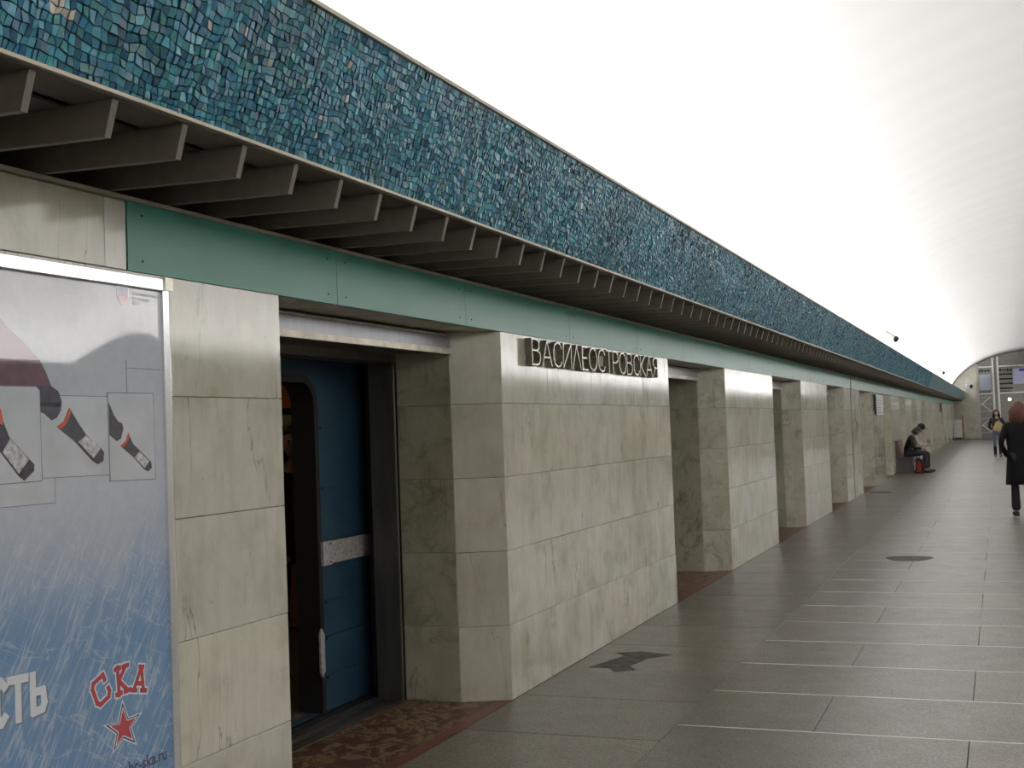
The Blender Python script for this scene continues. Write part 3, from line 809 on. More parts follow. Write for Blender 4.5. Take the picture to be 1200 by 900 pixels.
for ch in word:
    wd, strokes = GL[ch]; side = MB(); fc = MB()
    for s_ in strokes:
        for (p, q_) in zip(s_[:-1], s_[1:]):
            a = Vector((yy + p[0] * SX, .004 + p[1] * LH)); b = Vector((yy + q_[0] * SX, .004 + q_[1] * LH))
            d = (b - a).normalized(); nn = Vector((-d.y, d.x)) * TT; e = d * TT * .6
            pr = [tuple(a - e + nn), tuple(a - e - nn), tuple(b + e - nn), tuple(b + e + nn)]
            side.prism_x(pr, .004, DP - .00015 * (len(side.f) // 6 % 7)); nn *= .72
            pr = [tuple(a - e + nn), tuple(a - e - nn), tuple(b + e - nn), tuple(b + e + nn)]
            fc.prism_x(pr, DP - .002, DP + .002 + .0001 * (len(fc.f) // 6))
    lo = side.build('letter', M['bronze'], sign, clean=False); fc.build('letter_face', M['face'], lo, clean=False)
    yy += (wd + gap) * SX

# ------------------------------------------------------------------ advertising poster in its frame
PX = -2.735
post = empty('framed_poster', (XL + .001, 3.0, .25)); tag(post, 'large advertising poster with hockey socks on blue ice in a shiny aluminium frame', 'poster')


def PP(mb, name, m_, parent=post):
    o = mb.build(name, m_, parent)
    if parent == post: o.matrix_parent_inverse = Matrix.Translation(-post.location)
    return o


yL, yR, zB, zT = 2.30, 3.637, .25, 2.178
PP(MB().box((XL + .001, yL + .03, zB + .03), (PX, yR - .03, zT - .02)), 'print_sheet', M['ice'])
PP(MB().prism_y([(XL + .001, zT - .042), (PX + .019, zT - .042), (PX + .020, zT - .040), (PX + .020, zT - .002), (PX + .018, zT), (XL + .001, zT)], yL, yR - .035), 'frame_rail', M['alu'])
PP(MB().box((XL + .001, yL, zB), (PX + .014, yR - .035, zB + .035)), 'frame_rail', M['alu'])
for a, b in ((yL - .045, yL), (yR - .040, yR)):
    PP(MB().prism_z([(XL + .001, a), (XL + .001, b), (PX + .012, b), (PX + .022, (a + b) / 2), (PX + .012, a)], zB, zT - .004), 'frame_stile', M['alu'])
    PP(MB().box((XL + .001, a - .002, zT - .04), (PX + .026, b + .002, zT + .006)), 'corner_cap', M['face'])
C_ = dict(
    card=m_print('print_pale_grey', (.55, .57, .62), .08, 9), line=m_print('print_line_grey', (.20, .21, .25)),
    maroon=m_print('print_maroon', (.12, .035, .055), .35, 25), mauve=m_print('print_mauve', (.40, .26, .32), .1, 8),
    navy=m_print('print_dark_navy', (.030, .022, .045), .5, 40), orange=m_print('print_orange', (.70, .10, .03), .2, 20),
    white=m_print('print_white', (.50, .50, .53), .45, 60), red=m_print('print_red', (.50, .022, .03), .1, 30),
    url=m_print('print_url_navy', (.02, .03, .12)), lilac=m_print('print_lilac', (.30, .30, .50)), sal=m_print('print_salmon', (.70, .33, .30)),
    pure=m_print('print_clean_white', (.74, .76, .80), .03), grey2=m_print('print_text_grey', (.30, .31, .42)), shadow=m_print('print_shadow', (.16, .20, .27)))
lay = [0]


def flat(name, m_, pts, parent=post, lvl=1):
    x = PX + .0004 * lvl
    return PP(MB().prism_x(pts, PX - .0005, x), name, m_, parent)


def clipy(pts): return pts


LVL = 1
flat('thin_line', C_['line'], [(3.405, 1.885), (3.4085, 1.885), (3.4085, 1.765), (3.405, 1.765)], lvl=1)
flat('thin_line', C_['line'], [(3.405, 1.86), (3.405, 1.8575), (3.59, 1.8575), (3.59, 1.86)], lvl=1)
for nm, pts, lv in (('D', [(2.62, 1.516), (3.055, 1.508), (3.055, 1.429), (2.62, 1.431)], 1), ('B', [(2.995, 1.76), (3.32, 1.76), (3.312, 1.504), (3.004, 1.508)], 2)):
    c = np.array(pts).mean(0); flat('card_outline', C_['line'], [tuple(np.array(p) + np.sign(np.array(p) - c) * .0025) for p in pts], lvl=lv - .5); flat('card', C_['card'], pts, lvl=lv)
flat('trouser', C_['mauve'], [(2.62, 2.10), (2.80, 2.03), (2.867, 1.963), (2.93, 1.925), (2.968, 1.893), (3.001, 1.869), (2.62, 1.867)], lvl=3)
flat('trouser', C_['maroon'], [(2.62, 1.867), (3.001, 1.869), (3.028, 1.83), (3.051, 1.786), (3.024, 1.766), (2.979, 1.765), (2.62, 1.765)], lvl=3)
flat('knee', C_['navy'], [(2.985, 1.79), (3.049, 1.79), (3.078, 1.775), (3.092, 1.745), (3.088, 1.715), (3.070, 1.692), (3.046, 1.684), (3.015, 1.705), (2.985, 1.712)], lvl=4)
flat('card_outline', C_['line'], [(2.60, 1.787), (2.985, 1.789), (2.999, 1.775), (3.0005, 1.497), (2.60, 1.494)], lvl=4.5)
flat('card', C_['card'], [(2.60, 1.784), (2.983, 1.786), (2.996, 1.775), (2.998, 1.50), (2.60, 1.497)], lvl=5)
cpts = [(3.309, 1.772), (3.542, 1.773), (3.544, 1.479), (3.312, 1.483)]; c = np.array(cpts).mean(0)
flat('card_outline', C_['line'], [tuple(np.array(p) + np.sign(np.array(p) - c) * .003) for p in cpts], lvl=5.5); flat('card', C_['card'], cpts, lvl=6)


def sock(shin, fringe, whitep, tip, lv):
    o = flat('sock_print', C_['navy'], shin, lvl=lv); flat('sock_fringe', C_['orange'], fringe, o, lv + 1)
    flat('sock_pattern', C_['white'], whitep, o, lv + 1.5); flat('sock_tip', C_['navy'], tip, o, lv + 2)


sock([(3.068, 1.664), (3.100, 1.680), (3.125, 1.723), (3.16, 1.68), (3.198, 1.638), (3.246, 1.607), (3.282, 1.578), (3.277, 1.55), (3.252, 1.541), (3.228, 1.552), (3.143, 1.62)],
     [(3.068, 1.664), (3.100, 1.680), (3.125, 1.723), (3.130, 1.704), (3.11, 1.674), (3.086, 1.657)],
     [(3.162, 1.614), (3.198, 1.635), (3.24, 1.613), (3.266, 1.593), (3.232, 1.560)], [(3.228, 1.556), (3.266, 1.593), (3.282, 1.578), (3.277, 1.55), (3.252, 1.541)], 7)
flat('knee', C_['navy'], [(3.311, 1.743), (3.335, 1.70), (3.357, 1.678), (3.376, 1.672), (3.382, 1.655), (3.368, 1.621), (3.346, 1.613), (3.311, 1.634)], lvl=7)
sock([(3.363, 1.597), (3.390, 1.612), (3.406, 1.641), (3.428, 1.603), (3.463, 1.579), (3.521, 1.539), (3.525, 1.518), (3.506, 1.506), (3.483, 1.514), (3.431, 1.556)],
     [(3.363, 1.597), (3.390, 1.612), (3.406, 1.641), (3.412, 1.626), (3.393, 1.603), (3.378, 1.592)],
     [(3.435, 1.556), (3.46, 1.576), (3.512, 1.541), (3.488, 1.517)], [(3.486, 1.515), (3.512, 1.541), (3.521, 1.539), (3.525, 1.518), (3.506, 1.506)], 7)
sock([(2.80, 1.80 - .06), (2.836, 1.717), (2.842, 1.687), (2.867, 1.636), (2.921, 1.589), (2.966, 1.551), (2.965, 1.531), (2.925, 1.504), (2.901, 1.518), (2.832, 1.591), (2.78, 1.66)],
     [(2.80, 1.74), (2.836, 1.719), (2.843, 1.687), (2.843, 1.671), (2.79, 1.69)],
     [(2.839, 1.591), (2.87, 1.631), (2.945, 1.565), (2.902, 1.526)], [(2.902, 1.526), (2.945, 1.565), (2.966, 1.551), (2.965, 1.531), (2.925, 1.504)], 7)
# club star
star = [(3.346, 0.752), (3.372, 0.694), (3.434, 0.695), (3.385, 0.661), (3.405, 0.605), (3.345, 0.636), (3.297, 0.606), (3.314, 0.657), (3.26, 0.697), (3.322, 0.690)]
sc_ = np.array([3.347, .670])
so = flat('star', C_['pure'], [tuple(sc_ + (np.array(p) - sc_) * 1.14) for p in star], lvl=2)
flat('star_rim', C_['url'], [tuple(sc_ + (np.array(p) - sc_) * 1.0) for p in star], so, 3); flat('star_line', C_['pure'], [tuple(sc_ + (np.array(p) - sc_) * .84) for p in star], so, 4)
flat('star_core', C_['red'], [tuple(sc_ + (np.array(p) - sc_) * .72) for p in star], so, 5)


def text(body, y, z, size, m_, lvl, rot=0.0, sx=1.0, parent=post, bold=0.0, name='printed_word', align='LEFT', shear=0, sy=1.0):
    cu = bpy.data.curves.new('t', 'FONT'); cu.body = body; cu.size = size; cu.offset = bold; cu.align_x = align; cu.resolution_u = 3; cu.shear = shear
    ob = bpy.data.objects.new('t', cu); C.objects.link(ob); bpy.context.view_layer.update()
    me = bpy.data.meshes.new_from_object(ob); bpy.data.objects.remove(ob)
    cr, sr = math.cos(rot), math.sin(rot)
    for v in me.vertices:
        a, b = v.co.x * sx, v.co.y * sy
        v.co = (PX + .0004 * lvl, y + a * cr - b * sr, z + a * sr + b * cr)
    me.materials.clear(); me.materials.append(m_)
    o = link(name, me, parent)
    if parent == post: o.matrix_parent_inverse = Matrix.Translation(-post.location)
    return o


# slab-serif club letters on an arc
GS = {'С': [[(.9, .72), (.9, .95), (.2, .95), (.05, .8), (.05, .2), (.2, .05), (.8, .05), (.95, .2), (.95, .36)]],
      'К': [[(.1, .06), (.42, .06)], [(.26, .0), (.26, 1.0)], [(.1, .94), (.42, .94)], [(.8, .94), (.3, .5), (.85, .06)], [(.65, .06), (1, .06)], [(.62, .94), (.95, .94)]],
      'А': [[(.15, .05), (.5, .95), (.85, .05)], [(.3, .32), (.7, .32)], [(0, .06), (.32, .06)], [(.68, .06), (1, .06)], [(.38, .95), (.62, .95)]]}
for ch, cx, cz, rot, wd, ht in (('С', 3.243, .813, .42, .072, .088), ('К', 3.345, .826, .06, .074, .094), ('А', 3.437, .812, -.22, .074, .086)):
    for tt, m_, lv in ((.021, C_['pure'], 2), (.0125, C_['url'], 3), (.0102, C_['red'], 4)):
        mb = MB()
        for s_ in GS[ch]:
            for p, q_ in zip(s_[:-1], s_[1:]):
                P0 = Vector(((p[0] - .5) * wd, (p[1] - .5) * ht)); P1 = Vector(((q_[0] - .5) * wd, (q_[1] - .5) * ht))
                d = (P1 - P0).normalized(); nn = Vector((-d.y, d.x)) * tt * .62; e = d * tt * .5
                cr, sr = math.cos(rot), math.sin(rot)
                pr = [(cx + v.x * cr - v.y * sr, cz + v.x * sr + v.y * cr) for v in (P0 - e + nn, P0 - e - nn, P1 + e - nn, P1 + e + nn)]
                mb.prism_x(pr, PX - .0005, PX + .0004 * lv + .00004 * (len(mb.f) // 6))
        o = mb.build('club_letter', m_, post, clean=False); o.matrix_parent_inverse = Matrix.Translation(-post.location)
WD = {'о': [[(2.735, .812), (2.735, .915), (2.76, .932), (2.785, .915), (2.785, .812), (2.76, .797), (2.735, .812)]],
      'с': [[(2.832, .905), (2.815, .925), (2.80, .905), (2.80, .825), (2.815, .803), (2.832, .822)]],
      'т': [[(2.848, .921), (2.918, .918)], [(2.883, .92), (2.883, .800)]],
      'ь': [[(2.943, .922), (2.943, .808), (2.982, .812), (2.99, .83), (2.985, .868), (2.945, .868)]]}
for dx, dz_, m_, lv in ((.007, -.006, C_['shadow'], 2), (0, 0, C_['pure'], 3)):
    for ch, strokes in WD.items():
        mb = MB()
        for s_ in strokes:
            for p, q_ in zip(s_[:-1], s_[1:]):
                P0 = Vector((p[0] + dx, p[1] + dz_)); P1 = Vector((q_[0] + dx, q_[1] + dz_)); d = (P1 - P0).normalized(); nn = Vector((-d.y, d.x)) * .0125; e = d * .008
                mb.prism_x([tuple(v) for v in (P0 - e + nn, P0 - e - nn, P1 + e - nn, P1 + e + nn)], PX - .0005, PX + .0004 * lv + .00004 * (len(mb.f) // 6))
        o = mb.build('printed_letter', m_, post, clean=False); o.matrix_parent_inverse = Matrix.Translation(-post.location)
text('www.hc-ska.ru', 3.572, .512, .056, C_['url'], 2, rot=0, bold=.0012, align='RIGHT')
kh = [(3.366, 2.132), (3.397, 2.136), (3.428, 2.134), (3.427, 2.098), (3.415, 2.078), (3.394, 2.066), (3.375, 2.076), (3.366, 2.092)]
ko = flat('league_shield', C_['pure'], kh, lvl=2); kc = np.array([3.397, 2.104])
flat('shield_top', C_['lilac'], [tuple(kc + (np.array(p) - kc) * .88) for p in kh], ko, 3)
flat('shield_flame', C_['sal'], [(3.372, 2.096), (3.385, 2.108), (3.397, 2.100), (3.410, 2.110), (3.423, 2.098), (3.412, 2.080), (3.395, 2.071), (3.380, 2.079)], ko, 4)
for i, s_ in enumerate(('Континентальная', 'Хоккейная', 'Лига')): text(s_, 3.443, 2.110 - i * .0165, .0175, C_['grey2'], 2)

# small sign on pier and others further on
def flag_sign(y, z0, z1, wy, label, nm='wall_sign'):
    t = empty(nm, (XL, y, z0)); tag(t, label, 'sign')
    MB().box((.001, 0, 0), (.05, .05, z1 - z0)).build('frame_edge', blk, t)
    MB().box((.001, .05, .0), (.045, wy, z1 - z0)).build('board', plain('sign_pale', (.46, .50, .50), .35), t)
    ln = MB()
    for k_ in range(7): ln.box((.045, .12, (z1 - z0) * (.1 + .12 * k_)), (.047, wy * random.uniform(.55, .92), (z1 - z0) * (.1 + .12 * k_) + .02))
    tag(ln.build('text_line', M['grout'] if False else plain('sign_text', (.22, .24, .25), .5), t), kind='stuff')


flag_sign(30.5, 1.66, 2.15, 2.0, 'pale information board with dark edge high on a pier before the bench')
sb = MB().box((.001, -.04, 0), (.06, .04, .48)).build('wall_plate', M['joint'], None, loc=(XL, 66.0, 1.75)); tag(sb, 'small dark upright plate on the wall near the far end', 'sign')


# cameras on top of the cornice
def cctv(y, label, s=1.0):
    t = empty('security_camera', (XA - .02, y, ZA + .012)); tag(t, label, 'camera', 'security cameras on the mosaic cornice')
    MB().tube([(0, 0, 0), (0, 0, .13 * s), (.03, .0, .16 * s)], .012 * s, 8).box((-.03, -.03, 0), (.03, .03, .012)).build('bracket', white, t)
    d = Vector((.62, -.5, -.42)).normalized(); c0 = Vector((.0, .02, .26 * s)); rot = d.to_track_quat('Z', 'Y').to_matrix()
    mb = MB(); mb.tube([c0 - d * .12 * s, c0 + d * .17 * s], .062 * s, 12); mb.box(tuple(c0 + Vector((-.012, -.012, -.12 * s))), tuple(c0 + Vector((.012, .012, 0)))); mb.build('housing', plain('camera_cream', (.34, .29, .24), .5), t)
    MB().tube([c0 + d * .17 * s, c0 + d * .20 * s], .066 * s, 12).build('lens', blk, t)


cctv(27.0, 'cream security camera with a dark lens on top of the mosaic cornice, nearer one', 1.0)
cctv(50.5, 'small security camera on top of the mosaic cornice, farther one', 1.0)

# ------------------------------------------------------------------ bench
BY = 36.3
be = empty('stone_bench', (XL, BY, 0)); tag(be, 'grey stone bench with a dark red seat and back against the marble wall', 'bench')
bgr = plain('bench_grey', (.12, .115, .11), .5); brd = plain('bench_seat', (.14, .075, .065), .5)
MB().box((.01, .03, 0), (.44, 1.95, .38)).build('base', bgr, be)
MB().box((.01, 0, .38), (.47, 1.98, .455)).build('seat', brd, be)
MB().prism_y([(.01, .455), (.10, .455), (.06, .92), (.01, .92)], .02, 1.96).build('back', brd, be)


# ------------------------------------------------------------------ people
def skin(name, V_, E_, R_, m_, parent, sub=1, extra=None, smooth=True):
    me = bpy.data.meshes.new(name); me.from_pydata([tuple(v) for v in V_], E_, [])
    ob = bpy.data.objects.new(name, me); C.objects.link(ob)
    md = ob.modifiers.new('skin', 'SKIN'); md.use_smooth_shade = True
    sv = me.skin_vertices[0].data
    for i, r in enumerate(R_): sv[i].radius = r if hasattr(r, '__len__') else (r, r)
    sv[0].use_root = True
    ob.modifiers.new('sub', 'SUBSURF').levels = sub
    bpy.context.view_layer.update()
    dg = bpy.context.evaluated_depsgraph_get()
    m2 = bpy.data.meshes.new_from_object(ob.evaluated_get(dg)); bpy.data.objects.remove(ob)
    if extra:
        bm = bmesh.new(); bm.from_mesh(m2)
        tmp = extra.mesh('t', m_); bm.from_mesh(tmp); bm.to_mesh(m2); bm.free()
    m2.materials.clear(); m2.materials.append(m_)
    m2.polygons.foreach_set('material_index', [0] * len(m2.polygons))
    m2.polygons.foreach_set('use_smooth', [True] * len(m2.polygons))
    m2.name = name
    return link(name, m2, parent)


def head_mb(mb, c, fwd, up=Vector((0, 0, 1)), s=1.0):
    f = Vector(fwd).normalized(); u = (up - f * up.dot(f)).normalized(); r = f.cross(u)
    R_ = Matrix((r, f, u)).transposed(); c = Vector(c)
    nu, nv = 14, 10; vs = []
    for j in range(nv + 1):
        t = math.pi * j / nv
        for i in range(nu):
            a = 2 * math.pi * i / nu
            x, y_, z = .074 * math.sin(t) * math.cos(a), .095 * math.sin(t) * math.sin(a), .118 * math.cos(t)
            if z < 0: k_ = 1 + z * 2.6; x *= k_; y_ = y_ * (1 + z * 1.3) + (-z) * .12
            vs.append(c + R_ @ (Vector((x, y_, z)) * s))
    fs = [(j * nu + i, (j + 1) * nu + i, (j + 1) * nu + (i + 1) % nu, j * nu + (i + 1) % nu) for j in range(nv) for i in range(nu)]
    mb._add(vs, fs)
    P = lambda x, y_, z: c + R_ @ (Vector((x, y_, z)) * s)
    mb._add([P(-.014, .093, -.035), P(.014, .093, -.035), P(0, .092, .012), P(0, .122, -.032)], [(0, 1, 3), (1, 2, 3), (2, 0, 3), (0, 2, 1)])
    for sx in (-1, 1): mb.ball(P(sx * .076, -.005, -.012), (.012, .02, .03), 6, 5, R_)
    return P, R_


def eyes(P, R_, parent):
    for sx in (-1, 1): MB().ball(P(sx * .03, .087, .004), (.012, .006, .007), 6, 4, R_).build('eye', plain('eye_dark', (.03, .02, .015), .3), parent, True)
    MB().ball(P(0, .092, -.062), (.022, .006, .006), 8, 4, R_).build('mouth', plain('mouth_rose', (.30, .10, .09), .5), parent, True)


def hand_mb(mb, wrist, d, palm_n, curl=.5, s=1.0, side=1):
    d = Vector(d).normalized(); n_ = Vector(palm_n); n_ = (n_ - d * n_.dot(d)).normalized(); a = d.cross(n_).normalized() * side
    w_ = Vector(wrist)
    mb.tube([w_ - d * .01, w_ + d * .03 * s, w_ + d * .085 * s], [.024 * s, .034 * s, .032 * s], 8)
    for k_, ln in enumerate((.072, .080, .074, .058)):
        b = w_ + d * .085 * s + a * (.028 - k_ * .0185) * s
        pts = [b - d * .02]; ang = 0; p = b.copy(); pts.append(p.copy())
        for seg in (.45, .3, .25):
            ang += curl * .9; p = p + (d * math.cos(ang) + n_ * math.sin(ang)) * ln * seg * s; pts.append(p.copy())
        mb.tube(pts, [.009 * s, .0095 * s, .009 * s, .008 * s, .006 * s], 6)
    b = w_ + d * .03 * s + a * .028 * s
    mb.tube([b, b + (a * .7 + d * .6 + n_ * .2) * .035 * s, b + (a * .6 + d * 1.2 + n_ * .6) * .05 * s], [.012 * s, .0105 * s, .008 * s], 6)


SKIN = plain('skin_tone', (.50, .30, .22), .55, 0, .06)


def person(loc, rz, J, outfit, label, s=1.0, face=True, hands=(.5, .5), body_kw=None):
    """J: joints in local metres, person faces +y"""
    t = empty('person', loc, rz); tag(t, label, 'person')
    J = {k_: Vector(v) * s for k_, v in J.items()}
    hf = J['look'].normalized()
    P = None
    ex = MB(); P, R_ = head_mb(ex, J['head'], hf, s=s)
    for sd, key in ((1, 'L'), (-1, 'R')):
        d = (J['wr' + key] - J['el' + key])
        hand_mb(ex, J['wr' + key], d, J.get('pn' + key, Vector((sd * 1.0, 0.2, 0))), hands[0] if sd == 1 else hands[1], s * .95, 1 if sd == -1 else -1)
    names = ['hip', 'sp', 'ch', 'nk', 'nk2', 'shL', 'elL', 'wrL', 'shR', 'elR', 'wrR', 'hpL', 'knL', 'anL', 'toL', 'hpR', 'knR', 'anR', 'toR']
    V_ = [J[n_] for n_ in names]
    ix = {n_: i for i, n_ in enumerate(names)}
    ed = [('hip', 'sp'), ('sp', 'ch'), ('ch', 'nk'), ('nk', 'nk2'), ('ch', 'shL'), ('shL', 'elL'), ('elL', 'wrL'), ('ch', 'shR'), ('shR', 'elR'), ('elR', 'wrR'),
          ('hip', 'hpL'), ('hpL', 'knL'), ('knL', 'anL'), ('anL', 'toL'), ('hip', 'hpR'), ('hpR', 'knR'), ('knR', 'anR'), ('anR', 'toR')]
    rad = dict(hip=(.12, .10), sp=(.115, .09), ch=(.14, .10), nk=(.055, .055), nk2=(.048, .05), shL=.055, elL=.036, wrL=.024, shR=.055, elR=.036, wrR=.024,
               hpL=.08, knL=.052, anL=.028, toL=.014, hpR=.08, knR=.052, anR=.028, toR=.014)
    E_ = [(ix[a], ix[b]) for a, b in ed]
    scl = lambda r, k_: tuple(x * k_ * s for x in r) if hasattr(r, '__len__') else r * k_ * s
    body = skin('body', V_, E_, [scl(rad[n_], .74 if n_ in ('hip', 'sp', 'ch', 'shL', 'shR', 'hpL', 'hpR', 'nk') else 1) for n_ in names], SKIN, t, 1, ex)
    if face: eyes(P, R_, body)
    # jacket
    jn = ['hip', 'sp', 'ch', 'nk', 'shL', 'elL', 'cuL', 'shR', 'elR', 'cuR']
    J['cuL'] = J['elL'].lerp(J['wrL'], .93); J['cuR'] = J['elR'].lerp(J['wrR'], .93)
    k_ = outfit.get('bulk', 1.22)
    jx = {n_: i for i, n_ in enumerate(jn)}
    je = [('hip', 'sp'), ('sp', 'ch'), ('ch', 'nk'), ('ch', 'shL'), ('shL', 'elL'), ('elL', 'cuL'), ('ch', 'shR'), ('shR', 'elR'), ('elR', 'cuR')]
    rad['cuL'] = rad['cuR'] = .033
    R2 = [scl(rad[n_], k_ if n_ not in ('nk',) else 1.6) for n_ in jn]
    jk = skin('jacket', [J[n_] for n_ in jn], [(jx[a], jx[b]) for a, b in je], R2, outfit['jacket'], t, 1)
    # trousers
    tn_ = ['hip', 'hpL', 'knL', 'bL', 'hpR', 'knR', 'bR']
    J['bL'] = J['knL'].lerp(J['anL'], outfit.get('leg', 1.0)); J['bR'] = J['knR'].lerp(J['anR'], outfit.get('leg', 1.0))
    rad['bL'] = rad['bR'] = outfit.get('hem', .055)
    tx = {n_: i for i, n_ in enumerate(tn_)}
    te = [('hip', 'hpL'), ('hpL', 'knL'), ('knL', 'bL'), ('hip', 'hpR'), ('hpR', 'knR'), ('knR', 'bR')]
    skin('trousers', [J[n_] for n_ in tn_], [(tx[a], tx[b]) for a, b in te], [scl(rad[n_], 1.18 if n_ not in ('bL', 'bR') else 1) for n_ in tn_], outfit['trousers'], t, 1)
    for key in 'LR':
        a, to = J['an' + key], J['to' + key]
        d = (to - a); d.z = 0; d = d.normalized(); zb = min(a.z, to.z) - .045 * s
        zb = 0.0 if abs(zb) < .12 else zb
        sh = MB(); r = d.cross(Vector((0, 0, 1)))
        heel = Vector((a.x, a.y, 0)) - d * .065 * s; L_ = .27 * s
        prof = [(0, .075), (.03, .085), (.10, .09), (.16, .065), (.22, .05), (.26, .04), (.27, .02), (.27, 0), (0, 0)]
        wl = [.034, .036, .038, .044, .045, .036, .02, .02, .034]
        vs = []
        for sd in (-1, 1):
            for (q0, z0), w0 in zip(prof, wl): vs.append(heel + d * q0 * s + r * sd * w0 * s + Vector((0, 0, zb + z0 * s)))
        n_ = len(prof)
        sh._add(vs, [tuple(range(n_)), tuple(reversed(range(n_, 2 * n_)))] + [(i, (i + 1) % n_, (i + 1) % n_ + n_, i + n_) for i in range(n_)])
        if outfit.get('boot'): sh.tube([a + Vector((0, 0, -.03)), a.lerp(J['kn' + key], outfit['boot'])], [.055 * s, .062 * s], 10)
        so_ = sh.build('shoe', outfit['shoe'], t)
        if outfit.get('sole'):
            sb_ = MB(); vs = []
            for z0 in (0, .018):
                for q0, w0 in ((-.004, .03), (.05, .04), (.16, .048), (.25, .04), (.276, .02)): vs.append(heel + d * q0 * s + r * w0 * s + Vector((0, 0, zb + z0 * s)))
                for q0, w0 in ((.276, .02), (.25, .04), (.16, .048), (.05, .04), (-.004, .03)): vs.append(heel + d * q0 * s - r * w0 * s + Vector((0, 0, zb + z0 * s)))
            sb_._add(vs, [tuple(range(10)), tuple(range(10, 20))] + [(i, (i + 1) % 10, (i + 1) % 10 + 10, i + 10) for i in range(10)])
            sb_.build('sole', outfit['sole'], so_)
    return t, J, P, R_


def hair_cap(t, P, R_, m_, s=1.0, long=0.0, wide=1.0, hood=False):
    mb = MB(); nu, nv = 18, 10; vs = []
    for j in range(nv + 1):
        th = math.pi * .62 * j / nv
        for i in range(nu):
            a = 2 * math.pi * i / nu
            rr_ = 1 + .04 * math.sin(5 * a + j)
            x = .088 * wide * math.sin(th) * math.cos(a) * rr_; y_ = .106 * math.sin(th) * math.sin(a) * rr_; z = .132 * math.cos(th) + .006
            if y_ > .03 and z < .055: y_ = .03 + (y_ - .03) * .12; z = max(z, -.02)
            vs.append(P(x, y_ - .006, z))
    fs = [(j * nu + i, (j + 1) * nu + i, (j + 1) * nu + (i + 1) % nu, j * nu + (i + 1) % nu) for j in range(nv) for i in range(nu)]
    mb._add(vs, fs)
    if long:
        for k_ in range(15):
            a = math.radians(175 + 190 * k_ / 14); x, y_ = .078 * wide * math.cos(a), .088 * math.sin(a)
            y_ = min(y_, .02)
            w1 = random.uniform(-.012, .012)
            mb.tube([P(x * .9, y_ * .9, .06), P(x * 1.1 + w1, y_ * 1.08, -.03), P(x * 1.22 - w1, y_ * 1.1 - .01, -.03 - long * .55), P(x * 1.1 + w1, y_ * 1.0 - .01, -.03 - long * random.uniform(.85, 1.05))], [.026, .032, .03, .012], 7)
    return mb.build('hair', m_, t, True)


STAND = dict(hip=(0, 0, .94), sp=(0, 0, 1.10), ch=(0, -.01, 1.34), nk=(0, -.01, 1.47), nk2=(0, .0, 1.53), head=(0, .02, 1.635), look=(0, 1, 0),
             shL=(-.19, -.01, 1.40), elL=(-.25, -.03, 1.12), wrL=(-.24, .06, .88), shR=(.19, -.01, 1.40), elR=(.25, -.03, 1.12), wrR=(.24, .06, .88),
             hpL=(-.095, 0, .90), knL=(-.10, .02, .50), anL=(-.10, -.01, .085), toL=(-.11, .15, .035), hpR=(.095, 0, .90), knR=(.10, .02, .50), anR=(.10, -.01, .085), toR=(.11, .15, .035))


def blacks(name, c, rough=.8): return plain(name, c, rough, 0, .25, 15)


# woman walking away at the right edge
J = dict(STAND); J.update(elL=(-.285, -.10, 1.12), wrL=(-.17, .03, .90), knL=(-.10, .02, .50), anL=(-.10, -.02, .085), toL=(-.11, .14, .035), knR=(.10, .10, .52), anR=(.11, .16, .085), toR=(.12, .31, .035))
t, J_, P, R_ = person((.265, 20.5, 0), 0.05, J, dict(jacket=blacks('long_black_coat', (.0045, .0045, .0055), 1.0), trousers=blacks('black_trousers', (.009, .009, .012)), shoe=blacks('black_shoe', (.012, .012, .014)), sole=plain('white_sole', (.45, .43, .42), .6), bulk=1.28, hem=.075),
                      'person in a long black coat with wavy auburn hair walking away at the right edge', face=True)
coat = MB(); nn_ = 20; rings = [(1.47, .10, .085), (1.40, .20, .12), (1.25, .205, .135), (1.05, .185, .13), (.85, .205, .15), (.62, .225, .17), (.50, .235, .175), (.50, .21, .15)]
vs = [(a_ * math.cos(2 * math.pi * i / nn_), b_ * math.sin(2 * math.pi * i / nn_) + .01 * math.sin(3 * i), z_) for z_, a_, b_ in rings for i in range(nn_)]
coat._add(vs, [(j * nn_ + i, j * nn_ + (i + 1) % nn_, (j + 1) * nn_ + (i + 1) % nn_, (j + 1) * nn_ + i) for j in range(len(rings) - 1) for i in range(nn_)])
coat.build('coat_skirt', bpy.data.materials['long_black_coat'], t, True)
hair_cap(t, P, R_, plain('auburn_hair', (.085, .028, .014), .55, 0, .5, 60), long=.21, wide=1.2)

# person walking towards the camera, farther off
J = dict(STAND); J.update(knL=(-.09, .05, .50), anL=(-.09, .06, .085), toL=(-.10, .22, .035), knR=(.09, .02, .50), anR=(.09, -.08, .085), toR=(.10, .08, .035), elR=(.27, .0, 1.10), wrR=(.14, .17, 1.02), elL=(-.28, .0, 1.12), wrL=(-.16, .18, .98))
t, J_, P, R_ = person((-.13, 49.0, 0), math.pi, J, dict(jacket=blacks('dark_short_coat', (.014, .013, .016)), trousers=plain('pale_blue_jeans', (.16, .19, .26), .8, 0, .2, 30), shoe=blacks('black_boot', (.012, .012, .012)), boot=.75, bulk=1.4),
                      'person in a dark jacket and blue jeans with black boots walking towards us', s=.985)
hair_cap(t, P, R_, plain('dark_hair_far', (.02, .014, .012), .6), long=.2, wide=1.15)
bag = MB(); bag.prism_y([(-.17, -.02), (.13, -.22), (.25, .05), (.06, .26), (-.06, .22)], -.05, .05)
bg = empty('shoulder_bag', (-.10, 48.66, 1.06)); tag(bg, 'tan shoulder bag hanging at the front of the person in jeans', 'bag')
